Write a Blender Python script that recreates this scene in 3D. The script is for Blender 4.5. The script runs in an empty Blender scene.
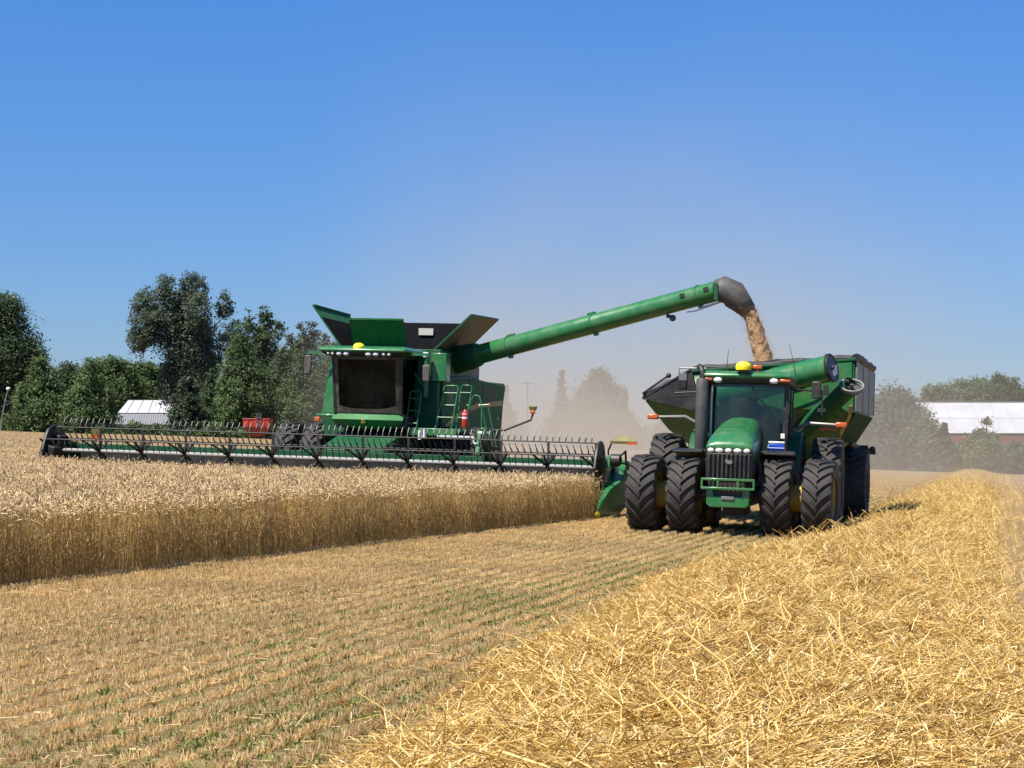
import bpy, math, random
import numpy as np
from mathutils import Vector, Matrix, Euler
PI = math.pi; R = math.radians
sc = bpy.context.scene; COL = sc.collection
rng = np.random.default_rng(7); random.seed(7)

# ------------------------------------------------------------------ camera, sky, sun, exposure
F = 1900.0; CAMZ = 1.87; HY = 455.0
cam_d = bpy.data.cameras.new('camera'); cam = bpy.data.objects.new('camera', cam_d); COL.objects.link(cam)
cam_d.sensor_width = 36.0; cam_d.lens = F/1024*36.0; cam_d.clip_end = 6000; cam_d.clip_start = 0.1
cam.location = (0, 0, CAMZ); cam.rotation_euler = (PI/2 + math.atan((HY-384)/F), 0, 0)
sc.camera = cam
SUN_AZ = math.atan2(-0.74, -0.67); SUN_EL = R(60)
world = bpy.data.worlds.new('World'); sc.world = world; world.use_nodes = True
wn = world.node_tree; sky = wn.nodes.new('ShaderNodeTexSky'); sky.sky_type = 'NISHITA'; sky.sun_disc = False
sky.sun_elevation = SUN_EL; sky.sun_rotation = SUN_AZ
sky.air_density = 1.0; sky.dust_density = 0.25; sky.ozone_density = 3.0; sky.altitude = 200
tint = wn.nodes.new('ShaderNodeMix'); tint.data_type = 'RGBA'; tint.blend_type = 'MULTIPLY'; tint.inputs[0].default_value = 1.0
wtc = wn.nodes.new('ShaderNodeTexCoord'); wsp = wn.nodes.new('ShaderNodeSeparateXYZ'); wn.links.new(wtc.outputs['Generated'], wsp.inputs[0])
wr = wn.nodes.new('ShaderNodeValToRGB'); wn.links.new(wsp.outputs[2], wr.inputs[0])      # summer haze low down, deep blue above
wr.color_ramp.elements[0].position = 0.03; wr.color_ramp.elements[0].color = (0.365, 0.445, 0.615, 1)
wr.color_ramp.elements[1].position = 0.26; wr.color_ramp.elements[1].color = (0.265, 0.555, 0.90, 1)
wn.links.new(sky.outputs[0], tint.inputs[6]); wn.links.new(wr.outputs[0], tint.inputs[7]); wn.links.new(tint.outputs[2], wn.nodes['Background'].inputs[0])
wn.nodes['Background'].inputs[1].default_value = 0.10
sd = Vector((math.sin(SUN_AZ)*math.cos(SUN_EL), math.cos(SUN_AZ)*math.cos(SUN_EL), math.sin(SUN_EL)))
ld = bpy.data.lights.new('sun', 'SUN'); ld.energy = 4.9; ld.angle = R(0.5); ld.color = (1.0, 0.94, 0.84)
lo = bpy.data.objects.new('sun', ld); COL.objects.link(lo); lo.rotation_euler = sd.to_track_quat('Z', 'Y').to_euler()
lo.location = (0, 0, 50)
sc.view_settings.view_transform = 'Standard'; sc.view_settings.look = 'None'
sc.view_settings.exposure = 0.75; sc.view_settings.gamma = 1.0; sc.view_settings.use_curve_mapping = False
sc.render.engine = 'CYCLES'
sc.cycles.max_bounces = 6; sc.cycles.diffuse_bounces = 3; sc.cycles.glossy_bounces = 3
sc.cycles.transmission_bounces = 4; sc.cycles.transparent_max_bounces = 12; sc.cycles.volume_bounces = 1
sc.cycles.volume_step_rate = 1.0; sc.cycles.use_denoising = True; sc.cycles.caustics_reflective = False; sc.cycles.caustics_refractive = False

# ------------------------------------------------------------------ terrain
SX, SY = -0.030, 0.009
def gz(x, y): return SX*x + SY*y
NRM = Vector((-SX, -SY, 1)).normalized()
def ground_frame(x, y, yaw, dz=0.0):
    """matrix standing on the sloping field; local -Y is the front, turned clockwise by yaw degrees"""
    a = R(yaw); back = Vector((math.sin(a), math.cos(a), 0)); back = (back - NRM*back.dot(NRM)).normalized()
    right = back.cross(NRM).normalized()
    m = Matrix.Identity(4)
    for i in range(3): m[i][0] = right[i]; m[i][1] = back[i]; m[i][2] = NRM[i]
    m[0][3] = x; m[1][3] = y; m[2][3] = gz(x, y) + dz
    return m
def level_frame(x, y, yaw=0, dz=0.0):
    return Matrix.Translation((x, y, gz(x, y)+dz)) @ Matrix.Rotation(-R(yaw), 4, 'Z')
def at(px, py, Y): return Vector(((px-512)/F*Y, Y, CAMZ + (HY-py)/F*Y))
ROW = 14.3
RU = Vector((math.sin(R(ROW)), math.cos(R(ROW)))); RV = Vector((RU.y, -RU.x))   # along the rows, across them
def uv2xy(u, v): return u*RU.x + v*RV.x, u*RU.y + v*RV.y

# ------------------------------------------------------------------ materials
def new_mat(name):
    m = bpy.data.materials.new(name); m.use_nodes = True
    nt = m.node_tree; b = nt.nodes['Principled BSDF']
    return m, nt, b
def N(nt, t, **kw):
    n = nt.nodes.new(t)
    for k, v in kw.items():
        if k in n.inputs: n.inputs[k].default_value = v
        else: setattr(n, k, v)
    return n
def ramp(nt, src, stops):
    r = nt.nodes.new('ShaderNodeValToRGB'); nt.links.new(src, r.inputs[0])
    e = r.color_ramp.elements
    while len(e) < len(stops): e.new(0.5)
    for i, (p, c) in enumerate(stops): e[i].position = p; e[i].color = (*c, 1) if len(c) == 3 else c
    return r
def mixc(nt, fac, a, b, mode='MIX'):
    m = nt.nodes.new('ShaderNodeMix'); m.data_type = 'RGBA'; m.blend_type = mode
    for s, v in ((m.inputs[0], fac), (m.inputs[6], a), (m.inputs[7], b)):
        if hasattr(v, 'default_value') or hasattr(v, 'is_output'): nt.links.new(v, s)
        else: s.default_value = v if not isinstance(v, tuple) else ((*v, 1) if len(v) == 3 else v)
    return m.outputs[2]
def paint(name, col, rough=0.35, metal=0.0, dust=0.25, dustcol=(0.34, 0.27, 0.17), scale=3.0, coat=0.0, bump=0.0, spec=0.5):
    """painted or moulded surface with uneven field dust and some roughness variation"""
    m, nt, b = new_mat(name)
    tc = N(nt, 'ShaderNodeTexCoord')
    n1 = N(nt, 'ShaderNodeTexNoise', Scale=scale, Detail=6.0, Roughness=0.65); nt.links.new(tc.outputs['Object'], n1.inputs['Vector'])
    n2 = N(nt, 'ShaderNodeTexNoise', Scale=scale*9, Detail=4.0, Roughness=0.7); nt.links.new(tc.outputs['Object'], n2.inputs['Vector'])
    f1 = ramp(nt, n1.outputs[0], [(0.42, (0, 0, 0)), (0.75, (dust,)*3)])
    f2 = ramp(nt, n2.outputs[0], [(0.45, (0, 0, 0)), (0.8, (dust*0.7,)*3)])
    c = mixc(nt, f1.outputs[0], tuple(x*0.94 for x in col), dustcol)
    c = mixc(nt, f2.outputs[0], c, dustcol)
    nt.links.new(c, b.inputs['Base Color'])
    rr = ramp(nt, n1.outputs[0], [(0.3, (rough*0.85,)*3), (0.75, (min(1, rough+0.3*dust+0.08),)*3)])
    nt.links.new(rr.outputs[0], b.inputs['Roughness'])
    b.inputs['Metallic'].default_value = metal; b.inputs['Specular IOR Level'].default_value = spec
    b.inputs['Coat Weight'].default_value = coat; b.inputs['Coat Roughness'].default_value = 0.12
    if bump:
        bp = N(nt, 'ShaderNodeBump', Strength=bump, Distance=0.02); nt.links.new(n2.outputs[0], bp.inputs['Height']); nt.links.new(bp.outputs[0], b.inputs['Normal'])
    return m
def glassmat(name, tint, fr=0.03, gl=0.9):
    m = bpy.data.materials.new(name); m.use_nodes = True; nt = m.node_tree
    nt.nodes.remove(nt.nodes['Principled BSDF'])
    t = N(nt, 'ShaderNodeBsdfTransparent'); t.inputs[0].default_value = (*tint, 1)
    g = N(nt, 'ShaderNodeBsdfGlossy', Roughness=0.03); g.inputs[0].default_value = (gl, gl*1.12, gl*1.22, 1)
    f = N(nt, 'ShaderNodeFresnel', IOR=1.5); d = N(nt, 'ShaderNodeBsdfDiffuse'); d.inputs[0].default_value = (0.40, 0.34, 0.25, 1)
    tc = N(nt, 'ShaderNodeTexCoord'); n1 = N(nt, 'ShaderNodeTexNoise', Scale=2.2, Detail=6.0); nt.links.new(tc.outputs['Object'], n1.inputs['Vector'])
    dr = ramp(nt, n1.outputs[0], [(0.35, (0.0,)*3), (0.8, (fr,)*3)])
    mx0 = N(nt, 'ShaderNodeMixShader'); nt.links.new(dr.outputs[0], mx0.inputs[0]); nt.links.new(t.outputs[0], mx0.inputs[1]); nt.links.new(d.outputs[0], mx0.inputs[2])
    mx = N(nt, 'ShaderNodeMixShader'); nt.links.new(f.outputs[0], mx.inputs[0]); nt.links.new(mx0.outputs[0], mx.inputs[1]); nt.links.new(g.outputs[0], mx.inputs[2])
    nt.links.new(mx.outputs[0], nt.nodes['Material Output'].inputs['Surface'])
    return m
def strawmat(name, cols, trans=0.25, rough=0.7, inst=0.25):
    """dry stalk material: colour by per-stalk attribute 'var' and per-clump random"""
    m, nt, b = new_mat(name)
    a = N(nt, 'ShaderNodeAttribute', attribute_name='var'); oi = N(nt, 'ShaderNodeObjectInfo')
    r = ramp(nt, a.outputs['Fac'], [(i/(len(cols)-1), c) for i, c in enumerate(cols)])
    h = N(nt, 'ShaderNodeHueSaturation'); nt.links.new(r.outputs[0], h.inputs['Color'])
    mr = N(nt, 'ShaderNodeMapRange'); nt.links.new(oi.outputs['Random'], mr.inputs[0]); mr.inputs[3].default_value = 1-inst; mr.inputs[4].default_value = 1+inst
    nt.links.new(mr.outputs[0], h.inputs['Value'])
    nt.links.new(h.outputs[0], b.inputs['Base Color']); b.inputs['Roughness'].default_value = rough; b.inputs['Specular IOR Level'].default_value = 0.25
    if trans:
        tr = N(nt, 'ShaderNodeBsdfTranslucent'); nt.links.new(h.outputs[0], tr.inputs[0])
        mx = N(nt, 'ShaderNodeMixShader'); mx.inputs[0].default_value = trans
        nt.links.new(b.outputs[0], mx.inputs[1]); nt.links.new(tr.outputs[0], mx.inputs[2]); nt.links.new(mx.outputs[0], nt.nodes['Material Output'].inputs['Surface'])
    return m

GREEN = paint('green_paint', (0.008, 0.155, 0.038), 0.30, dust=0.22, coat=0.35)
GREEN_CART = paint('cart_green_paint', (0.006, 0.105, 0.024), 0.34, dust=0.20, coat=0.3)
GREEN_DARK = paint('dark_shaded_green', (0.005, 0.085, 0.032), 0.55, dust=0.08, spec=0.3)  # darker copy of the green; the combine's shaded side is put into it
YELLOW = paint('yellow_paint', (0.40, 0.26, 0.010), 0.5, dust=0.25)
YELLOW_B = paint('yellow_dome', (0.90, 0.72, 0.02), 0.35, dust=0.05)
BLACK = paint('black_plastic', (0.012, 0.012, 0.013), 0.5, dust=0.12)
BLACKM = paint('black_metal', (0.016, 0.016, 0.017), 0.45, dust=0.16, metal=0.0)
RUBBER = paint('tyre_rubber', (0.019, 0.018, 0.018), 0.75, dust=0.40, dustcol=(0.14, 0.115, 0.09), scale=6.0, bump=0.3)
GREYM = paint('grey_metal', (0.23, 0.23, 0.22), 0.42, metal=0.5, dust=0.25)
STEEL = paint('bright_steel', (0.62, 0.62, 0.60), 0.38, metal=0.3, dust=0.15)
CHAR = paint('exhaust_grey', (0.050, 0.052, 0.056), 0.45, dust=0.2)
WHITE = paint('white_paint', (0.78, 0.78, 0.76), 0.4, dust=0.15)
TANSIDE = paint('dusty_baked_tone', (0.10, 0.095, 0.07), 0.6, dust=0.75, dustcol=(0.20, 0.16, 0.10))  # dusty brown; right flap's shade and flare's lit inside put into colour
ORANGE = paint('orange_lens', (0.55, 0.105, 0.02), 0.25, dust=0.1)
REDP = paint('red_paint', (0.55, 0.03, 0.015), 0.35, dust=0.2)
REDS = paint('red_steel', (0.62, 0.045, 0.02), 0.4, dust=0.25)
BLUE = paint('blue_plastic', (0.01, 0.09, 0.55), 0.4, dust=0.08)
LENS = paint('lamp_lens', (0.75, 0.74, 0.72), 0.18, dust=0.1)
LINER = paint('tank_liner', (0.005, 0.006, 0.009), 0.9, dust=0.03, spec=0.1)
SEAT = paint('dark_fabric', (0.11, 0.105, 0.10), 0.8, dust=0.15)
CANVAS = paint('black_tarp', (0.012, 0.012, 0.014), 0.6, dust=0.06, bump=0.5)
GREYRUB = paint('grey_rubber', (0.055, 0.054, 0.052), 0.6, dust=0.3, bump=0.4)
CARTSIDE = paint('grey_cart_side', (0.17, 0.185, 0.175), 0.5, dust=0.45)
GLASS = glassmat('tractor_glass', (0.66, 0.80, 0.74), 0.04, 0.75)
GLASSD = glassmat('combine_glass', (0.62, 0.70, 0.66), 0.02, 0.30)

# ------------------------------------------------------------------ mesh builder
class MB:
    def __init__(s): s.v = []; s.f = []; s.mi = []
    def add(s, vs, fs, mi=0):
        o = len(s.v); s.v += [tuple(v) for v in vs]; s.f += [tuple(i+o for i in f) for f in fs]; s.mi += [mi]*len(fs); return s
    def hexa(s, p, mi=0):   # p: 4 bottom (ccw from above) + 4 top
        return s.add(p, [(3,2,1,0),(4,5,6,7),(0,1,5,4),(1,2,6,5),(2,3,7,6),(3,0,4,7)], mi)
    def box(s, x0, x1, y0, y1, z0, z1, mi=0):
        return s.hexa([(x0,y0,z0),(x1,y0,z0),(x1,y1,z0),(x0,y1,z0),(x0,y0,z1),(x1,y0,z1),(x1,y1,z1),(x0,y1,z1)], mi)
    def beam(s, a, b, w, h, mi=0, up=(0,0,1)):
        a = Vector(a); b = Vector(b); d = (b-a).normalized(); u = Vector(up)
        if abs(d.dot(u)) > 0.98: u = Vector((0,1,0))
        r = d.cross(u).normalized()*w/2; u = r.cross(d).normalized()*h/2
        return s.hexa([a-r-u,a+r-u,b+r-u,b-r-u,a-r+u,a+r+u,b+r+u,b-r+u], mi)
    def prism(s, poly, ax, lo, hi, mi=0):
        """poly in the plane normal to axis ax ('x': (y,z), 'y': (x,z), 'z': (x,y))"""
        def P(a, b, c): return {'x': (c,a,b), 'y': (a,c,b), 'z': (a,b,c)}[ax]
        n = len(poly); vs = [P(a,b,lo) for a,b in poly]+[P(a,b,hi) for a,b in poly]
        fs = [tuple(range(n)), tuple(range(2*n-1, n-1, -1))]+[(i, i+n, (i+1)%n+n, (i+1)%n) for i in range(n)]
        return s.add(vs, fs, mi)
    def panel(s, pts, th, mi=0):
        """thick sheet through coplanar-ish points"""
        p = [Vector(q) for q in pts]; nrm = Vector((0,0,0))
        for i in range(len(p)): nrm += (p[i]-p[0]).cross(p[(i+1) % len(p)]-p[0])
        nrm = nrm.normalized()*th/2; n = len(p)
        return s.add([q+nrm for q in p]+[q-nrm for q in p], [tuple(range(n)), tuple(range(2*n-1, n-1, -1))]+[(i, i+n, (i+1)%n+n, (i+1)%n) for i in range(n)], mi)
    def tube(s, pts, r, n=8, mi=0, cap=True):
        p = [Vector(q) for q in pts]; rs = r if isinstance(r, (list, tuple)) else [r]*len(p)
        rings = []; prev = None
        for i, q in enumerate(p):
            d = (p[min(i+1, len(p)-1)]-p[max(i-1, 0)]).normalized()
            if prev is None:
                u = Vector((0,0,1)) if abs(d.z) < 0.9 else Vector((0,1,0))
                u = (u-d*u.dot(d)).normalized()
            else: u = (prev-d*prev.dot(d)).normalized()
            prev = u; w = d.cross(u)
            rings.append([q+(u*math.cos(t)+w*math.sin(t))*rs[i] for t in [2*PI*k/n for k in range(n)]])
        vs = [v for g in rings for v in g]; fs = []
        for i in range(len(p)-1):
            for k in range(n): fs.append((i*n+k, i*n+(k+1)%n, (i+1)*n+(k+1)%n, (i+1)*n+k))
        if cap: fs += [tuple(range(n-1,-1,-1)), tuple((len(p)-1)*n+k for k in range(n))]
        return s.add(vs, fs, mi)
    def lathe(s, prof, c=(0,0,0), ax='x', n=32, mi=0, closed=False):
        """prof: (axial, radius) list"""
        vs = []; m = len(prof)
        for k in range(n):
            t = 2*PI*k/n; cs, sn = math.cos(t), math.sin(t)
            for a, r in prof:
                q = {'x': (a, -r*cs, r*sn), 'y': (r*cs, a, r*sn), 'z': (r*cs, r*sn, a)}[ax]
                vs.append((c[0]+q[0], c[1]+q[1], c[2]+q[2]))
        fs = []
        for k in range(n):
            for i in range(m if closed else m-1):
                j = (i+1) % m
                fs.append((k*m+i, ((k+1)%n)*m+i, ((k+1)%n)*m+j, k*m+j))
        return s.add(vs, fs, mi)
    def ball(s, c, r, n=12, mi=0):
        if not isinstance(r, tuple): r = (r, r, r)
        prof = [(math.sin(-PI/2+PI*i/8), math.cos(-PI/2+PI*i/8)) for i in range(9)]
        vs = []
        for k in range(n):
            t = 2*PI*k/n
            for a, q in prof: vs.append((c[0]+r[0]*q*math.cos(t), c[1]+r[1]*q*math.sin(t), c[2]+r[2]*a))
        fs = [(k*9+i, ((k+1)%n)*9+i, ((k+1)%n)*9+i+1, k*9+i+1) for k in range(n) for i in range(8)]
        return s.add(vs, fs, mi)
    def torus(s, c, ax1, ax2, R0, r, n=28, m=8, mi=0, arc=(0, 2*PI)):
        c = Vector(c); a = Vector(ax1).normalized(); b = Vector(ax2); b = (b-a*b.dot(a)).normalized()
        full = arc[1]-arc[0] > 2*PI-1e-6
        pts = [c+(a*math.cos(t)+b*math.sin(t))*R0 for t in [arc[0]+(arc[1]-arc[0])*k/n for k in range(n+(0 if full else 1))]]
        if full: pts.append(pts[0])
        return s.tube(pts, r, m, mi, cap=not full)
    def loft(s, secs, mi=0, cap=True, closed=True):
        n = len(secs[0]); vs = [v for g in secs for v in g]; fs = []
        for i in range(len(secs)-1):
            for k in range(n if closed else n-1): fs.append((i*n+k, i*n+(k+1)%n, (i+1)*n+(k+1)%n, (i+1)*n+k))
        if cap: fs += [tuple(range(n-1,-1,-1)), tuple((len(secs)-1)*n+k for k in range(n))]
        return s.add(vs, fs, mi)
    def build(s, name, mats, parent=None, bevel=0.0, smooth=35, seg=2, M=None):
        me = bpy.data.meshes.new(name); me.from_pydata(s.v, [], s.f)
        mats = mats if isinstance(mats, (list, tuple)) else [mats]
        for m in mats: me.materials.append(m)
        if len(mats) > 1: me.polygons.foreach_set('material_index', s.mi)
        import bmesh
        bm = bmesh.new(); bm.from_mesh(me); bmesh.ops.recalc_face_normals(bm, faces=bm.faces); bm.to_mesh(me); bm.free()
        me.polygons.foreach_set('use_smooth', [True]*len(me.polygons)); me.set_sharp_from_angle(angle=R(smooth)); me.update()
        o = bpy.data.objects.new(name, me); COL.objects.link(o)
        if parent: o.parent = parent
        if M is not None: o.matrix_world = M
        if bevel:
            b = o.modifiers.new('edge', 'BEVEL'); b.width = bevel; b.segments = seg; b.limit_method = 'ANGLE'; b.angle_limit = R(40)
        return o
def thing(name, label, cat, M, group=None):
    o = bpy.data.objects.new(name, None); COL.objects.link(o); o.matrix_world = M; o.empty_display_size = 0.3
    o['label'] = label; o['category'] = cat
    if group: o['group'] = group
    return o
def sub(name, parent, loc=(0,0,0), rot=(0,0,0)):
    o = bpy.data.objects.new(name, None); COL.objects.link(o); o.parent = parent; o.location = loc; o.rotation_euler = rot; return o
def copy_tree(o, parent=None):
    c = o.copy(); COL.objects.link(c)
    if parent: c.parent = parent
    for ch in o.children: copy_tree(ch, c)
    return c
def tag(o, label=None, cat=None, group=None, kind=None):
    for k, v in (('label', label), ('category', cat), ('group', group), ('kind', kind)):
        if v: o[k] = v
    return o

# ------------------------------------------------------------------ instanced stuff (stalks, straw)
def np_mesh(name, V, Fc, mats, mi=None, var=None):
    me = bpy.data.meshes.new(name); me.from_pydata(V.tolist() if hasattr(V, 'tolist') else V, [], Fc)
    for m in mats: me.materials.append(m)
    if mi is not None: me.polygons.foreach_set('material_index', mi)
    if var is not None:
        a = me.attributes.new('var', 'FLOAT', 'POINT'); a.data.foreach_set('value', np.asarray(var, dtype=np.float32))
    me.update(); return me
def scatter(name, pts, rots, scl, idx, protos, label=None):
    me = bpy.data.meshes.new(name); me.from_pydata(np.asarray(pts).tolist(), [], [])
    for nm, ty, dat, ky in (('rot', 'FLOAT_VECTOR', rots, 'vector'), ('scl', 'FLOAT_VECTOR', scl, 'vector'), ('pick', 'INT', idx, 'value')):
        a = me.attributes.new(nm, ty, 'POINT'); a.data.foreach_set(ky, np.asarray(dat, dtype=np.int32 if ty == 'INT' else np.float32).ravel())
    o = bpy.data.objects.new(name, me); COL.objects.link(o); o['kind'] = 'stuff'
    if label: o['label'] = label
    g = bpy.data.node_groups.new(name+'_scatter', 'GeometryNodeTree')
    g.interface.new_socket('Geometry', in_out='INPUT', socket_type='NodeSocketGeometry'); g.interface.new_socket('Geometry', in_out='OUTPUT', socket_type='NodeSocketGeometry')
    n = g.nodes; gi = n.new('NodeGroupInput'); go = n.new('NodeGroupOutput'); iop = n.new('GeometryNodeInstanceOnPoints'); jn = n.new('GeometryNodeJoinGeometry')
    for p in protos[::-1]:
        oi = n.new('GeometryNodeObjectInfo'); oi.inputs['Object'].default_value = p; oi.inputs['As Instance'].default_value = True
        g.links.new(oi.outputs['Geometry'], jn.inputs[0])
    def att(nm, ty):
        a = n.new('GeometryNodeInputNamedAttribute'); a.data_type = ty; a.inputs['Name'].default_value = nm; return a.outputs['Attribute']
    e = n.new('FunctionNodeEulerToRotation'); g.links.new(att('rot', 'FLOAT_VECTOR'), e.inputs[0])
    g.links.new(gi.outputs[0], iop.inputs['Points']); g.links.new(jn.outputs[0], iop.inputs['Instance']); iop.inputs['Pick Instance'].default_value = True
    g.links.new(att('pick', 'INT'), iop.inputs['Instance Index']); g.links.new(e.outputs[0], iop.inputs['Rotation']); g.links.new(att('scl', 'FLOAT_VECTOR'), iop.inputs['Scale'])
    g.links.new(iop.outputs[0], go.inputs[0])
    md = o.modifiers.new('scatter', 'NODES'); md.node_group = g
    return o
# ------------------------------------------------------------------ field layout
WR = np.array([2.30, 46.3]); WN = np.array([-5.82, 21.6])        # cut edge of the standing wheat
WE = (WR-WN)/np.linalg.norm(WR-WN); WP = np.array([WE[1], -WE[0]])   # along the edge, out of the wheat
HYAW = 13.5; HC = np.array([-4.94, 48.04]); HB = np.array([math.sin(R(HYAW)), math.cos(R(HYAW))]); HX = np.array([HB[1], -HB[0]])
HW = 7.45
VC0 = -1.68
_WU = [9, 16, 23, 32, 40, 180]; _WL = [-3.05, -3.50, -3.95, -3.65, -3.12, -3.05]; _WRr = [0.0, -0.10, -0.30, -0.45, -0.58, -0.70]
def vcen(u): return (np.interp(u, _WU, _WL)+np.interp(u, _WU, _WRr))/2
def vhalf(u): return (np.interp(u, _WU, _WRr)-np.interp(u, _WU, _WL))/2
def wheat_inside(x, y):
    p = np.stack([x, y], -1)
    out = (p-WN) @ WP                     # >0 : right of the edge
    hx = (p-HC) @ HX; hb = (p-HC) @ HB    # header frame
    front = (out < 0) & (hb < -0.15)
    leftside = (hx < -HW-0.1) & (hb >= -0.15)
    return front | leftside

# ground sheet
def ground_mat():
    m, nt, b = new_mat('stubble_ground')
    tc = N(nt, 'ShaderNodeTexCoord')
    mp = N(nt, 'ShaderNodeMapping'); nt.links.new(tc.outputs['Object'], mp.inputs['Vector']); mp.inputs['Rotation'].default_value = (0, 0, R(ROW))
    ms = N(nt, 'ShaderNodeMapping'); nt.links.new(mp.outputs[0], ms.inputs['Vector']); ms.inputs['Scale'].default_value = (1, 0.12, 1)
    n1 = N(nt, 'ShaderNodeTexNoise', Scale=0.35, Detail=8.0, Roughness=0.6); nt.links.new(ms.outputs[0], n1.inputs['Vector'])
    n2 = N(nt, 'ShaderNodeTexNoise', Scale=14.0, Detail=6.0, Roughness=0.75); nt.links.new(mp.outputs[0], n2.inputs['Vector'])
    n3 = N(nt, 'ShaderNodeTexNoise', Scale=2.2, Detail=5.0, Roughness=0.6); nt.links.new(ms.outputs[0], n3.inputs['Vector'])
    c1 = ramp(nt, n2.outputs[0], [(0.30, (0.08, 0.056, 0.029)), (0.50, (0.22, 0.15, 0.07)), (0.72, (0.42, 0.295, 0.135))])
    c2 = ramp(nt, n1.outputs[0], [(0.35, (0.18, 0.125, 0.062)), (0.65, (0.29, 0.205, 0.10))])
    c = mixc(nt, 0.45, c1.outputs[0], c2.outputs[0])
    gf = ramp(nt, n3.outputs[0], [(0.60, (0, 0, 0)), (0.78, (0.35,)*3)])
    c = mixc(nt, gf.outputs[0], c, (0.10, 0.13, 0.04))
    nt.links.new(c, b.inputs['Base Color']); b.inputs['Roughness'].default_value = 0.95; b.inputs['Specular IOR Level'].default_value = 0.1
    bp = N(nt, 'ShaderNodeBump', Strength=0.6, Distance=0.05); nt.links.new(n2.outputs[0], bp.inputs['Height']); nt.links.new(bp.outputs[0], b.inputs['Normal'])
    return m
xs = np.unique(np.concatenate([np.linspace(-900, -60, 12), np.linspace(-60, 60, 41), np.linspace(60, 900, 12)]))
ys = np.unique(np.concatenate([[-20], np.linspace(0, 220, 56), np.linspace(240, 1600, 20)]))
V = []
for y in ys:
    for x in xs:
        z = gz(x, min(y, 420)) if abs(x) < 420 else gz(math.copysign(420, x), min(y, 420))
        V.append((x, y, z))
nx = len(xs); Fc = [(j*nx+i, j*nx+i+1, (j+1)*nx+i+1, (j+1)*nx+i) for j in range(len(ys)-1) for i in range(nx-1)]
gm = np_mesh('field_ground', V, Fc, [ground_mat()]); go_ = bpy.data.objects.new('field_ground', gm); COL.objects.link(go_)
tag(go_, 'sloping harvested grain field with pale stubble', 'ground', kind='structure')

# ---- wheat clumps
M_STEM = strawmat('wheat_stem', [(0.48, 0.34, 0.125), (0.66, 0.49, 0.205), (0.78, 0.62, 0.31)], 0.50, inst=0.12)
M_HEAD = strawmat('wheat_ear', [(0.50, 0.345, 0.165), (0.65, 0.475, 0.25), (0.77, 0.60, 0.355)], 0.2, inst=0.10)
M_LEAF = strawmat('wheat_leaf', [(0.36, 0.23, 0.08), (0.55, 0.39, 0.17)], 0.4, inst=0.12)
def wheat_proto(seed, n, size=1.0):
    g = np.random.default_rng(seed); V = []; Fc = []; mi = []; var = []
    def ribbon(pts, w, az, m, vv):
        o = len(V); d = np.array([math.cos(az), math.sin(az), 0])*w/2
        for p in pts: V.append(p-d); V.append(p+d); var.extend((vv, vv))
        for i in range(len(pts)-1): Fc.append((o+2*i, o+2*i+1, o+2*i+3, o+2*i+2)); mi.append(m)
    for k in range(n):
        b = np.array([*(g.random(2)-0.5)*size, 0.0]); h = g.normal(0.86, 0.065); ln = g.normal(0, 0.05, 2); vv = g.random()
        p1 = b+np.array([ln[0]*0.3, ln[1]*0.3, h*0.5]); p2 = b+np.array([ln[0], ln[1], h])
        az = g.random()*PI
        ribbon([b, p1, p2], 0.0048, az, 0, vv); ribbon([b, p1, p2], 0.0048, az+PI/2, 0, vv)
        # nodding ear: a four sided spindle along a bent direction
        ha = g.random()*2*PI; ti = g.uniform(0.1, 1.9); L = g.uniform(0.075, 0.105); hd = np.array([math.cos(ha)*math.sin(ti), math.sin(ha)*math.sin(ti), math.cos(ti)])
        e1 = np.cross(hd, [0.3, 0.2, 0.93]); e1 /= np.linalg.norm(e1)+1e-6; e2 = np.cross(hd, e1)
        o = len(V); V.append(p2); var.append(vv)
        for t, r in ((0.3, 0.0085), (0.75, 0.0075)):
            for q in range(4):
                a = q*PI/2; V.append(p2+hd*L*t+(e1*math.cos(a)+e2*math.sin(a))*r); var.append(vv*0.7+0.3*g.random())
        V.append(p2+hd*L); var.append(vv)
        for q in range(4):
            r_ = (q+1) % 4
            Fc.extend(((o, o+1+q, o+1+r_), (o+1+q, o+5+q, o+5+r_, o+1+r_), (o+5+q, o+9, o+5+r_))); mi.extend((1, 1, 1))
        for _ in range(2 if g.random() < 0.5 else 1):
            t = g.uniform(0.25, 0.8); s = b+(p2-b)*t; a = g.random()*2*PI; dl = g.uniform(0.08, 0.2)
            ribbon([s, s+np.array([math.cos(a)*dl*0.5, math.sin(a)*dl*0.5, 0.05]), s+np.array([math.cos(a)*dl, math.sin(a)*dl, -0.06])], 0.009, a+PI/2, 2, g.random())
    return bpy.data.objects.new('wheat_clump', np_mesh('wheat_clump', np.array(V), Fc, [M_STEM, M_HEAD, M_LEAF], mi, var))
WHEAT = [wheat_proto(10+i, 380) for i in range(4)]
pts = []
na, nb = np.meshgrid(np.arange(-20, 200), np.arange(0, 175))
aa = na.ravel()*0.92; bb = -(nb.ravel()*0.92+0.46)
X = WN[0]+WE[0]*aa+WP[0]*bb; Y = WN[1]+WE[1]*aa+WP[1]*bb
ok = (Y > 14) & (Y < 186) & (X > -0.2695*Y-7.0) & (X < 0.28*Y+3) & wheat_inside(X, Y)
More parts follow.
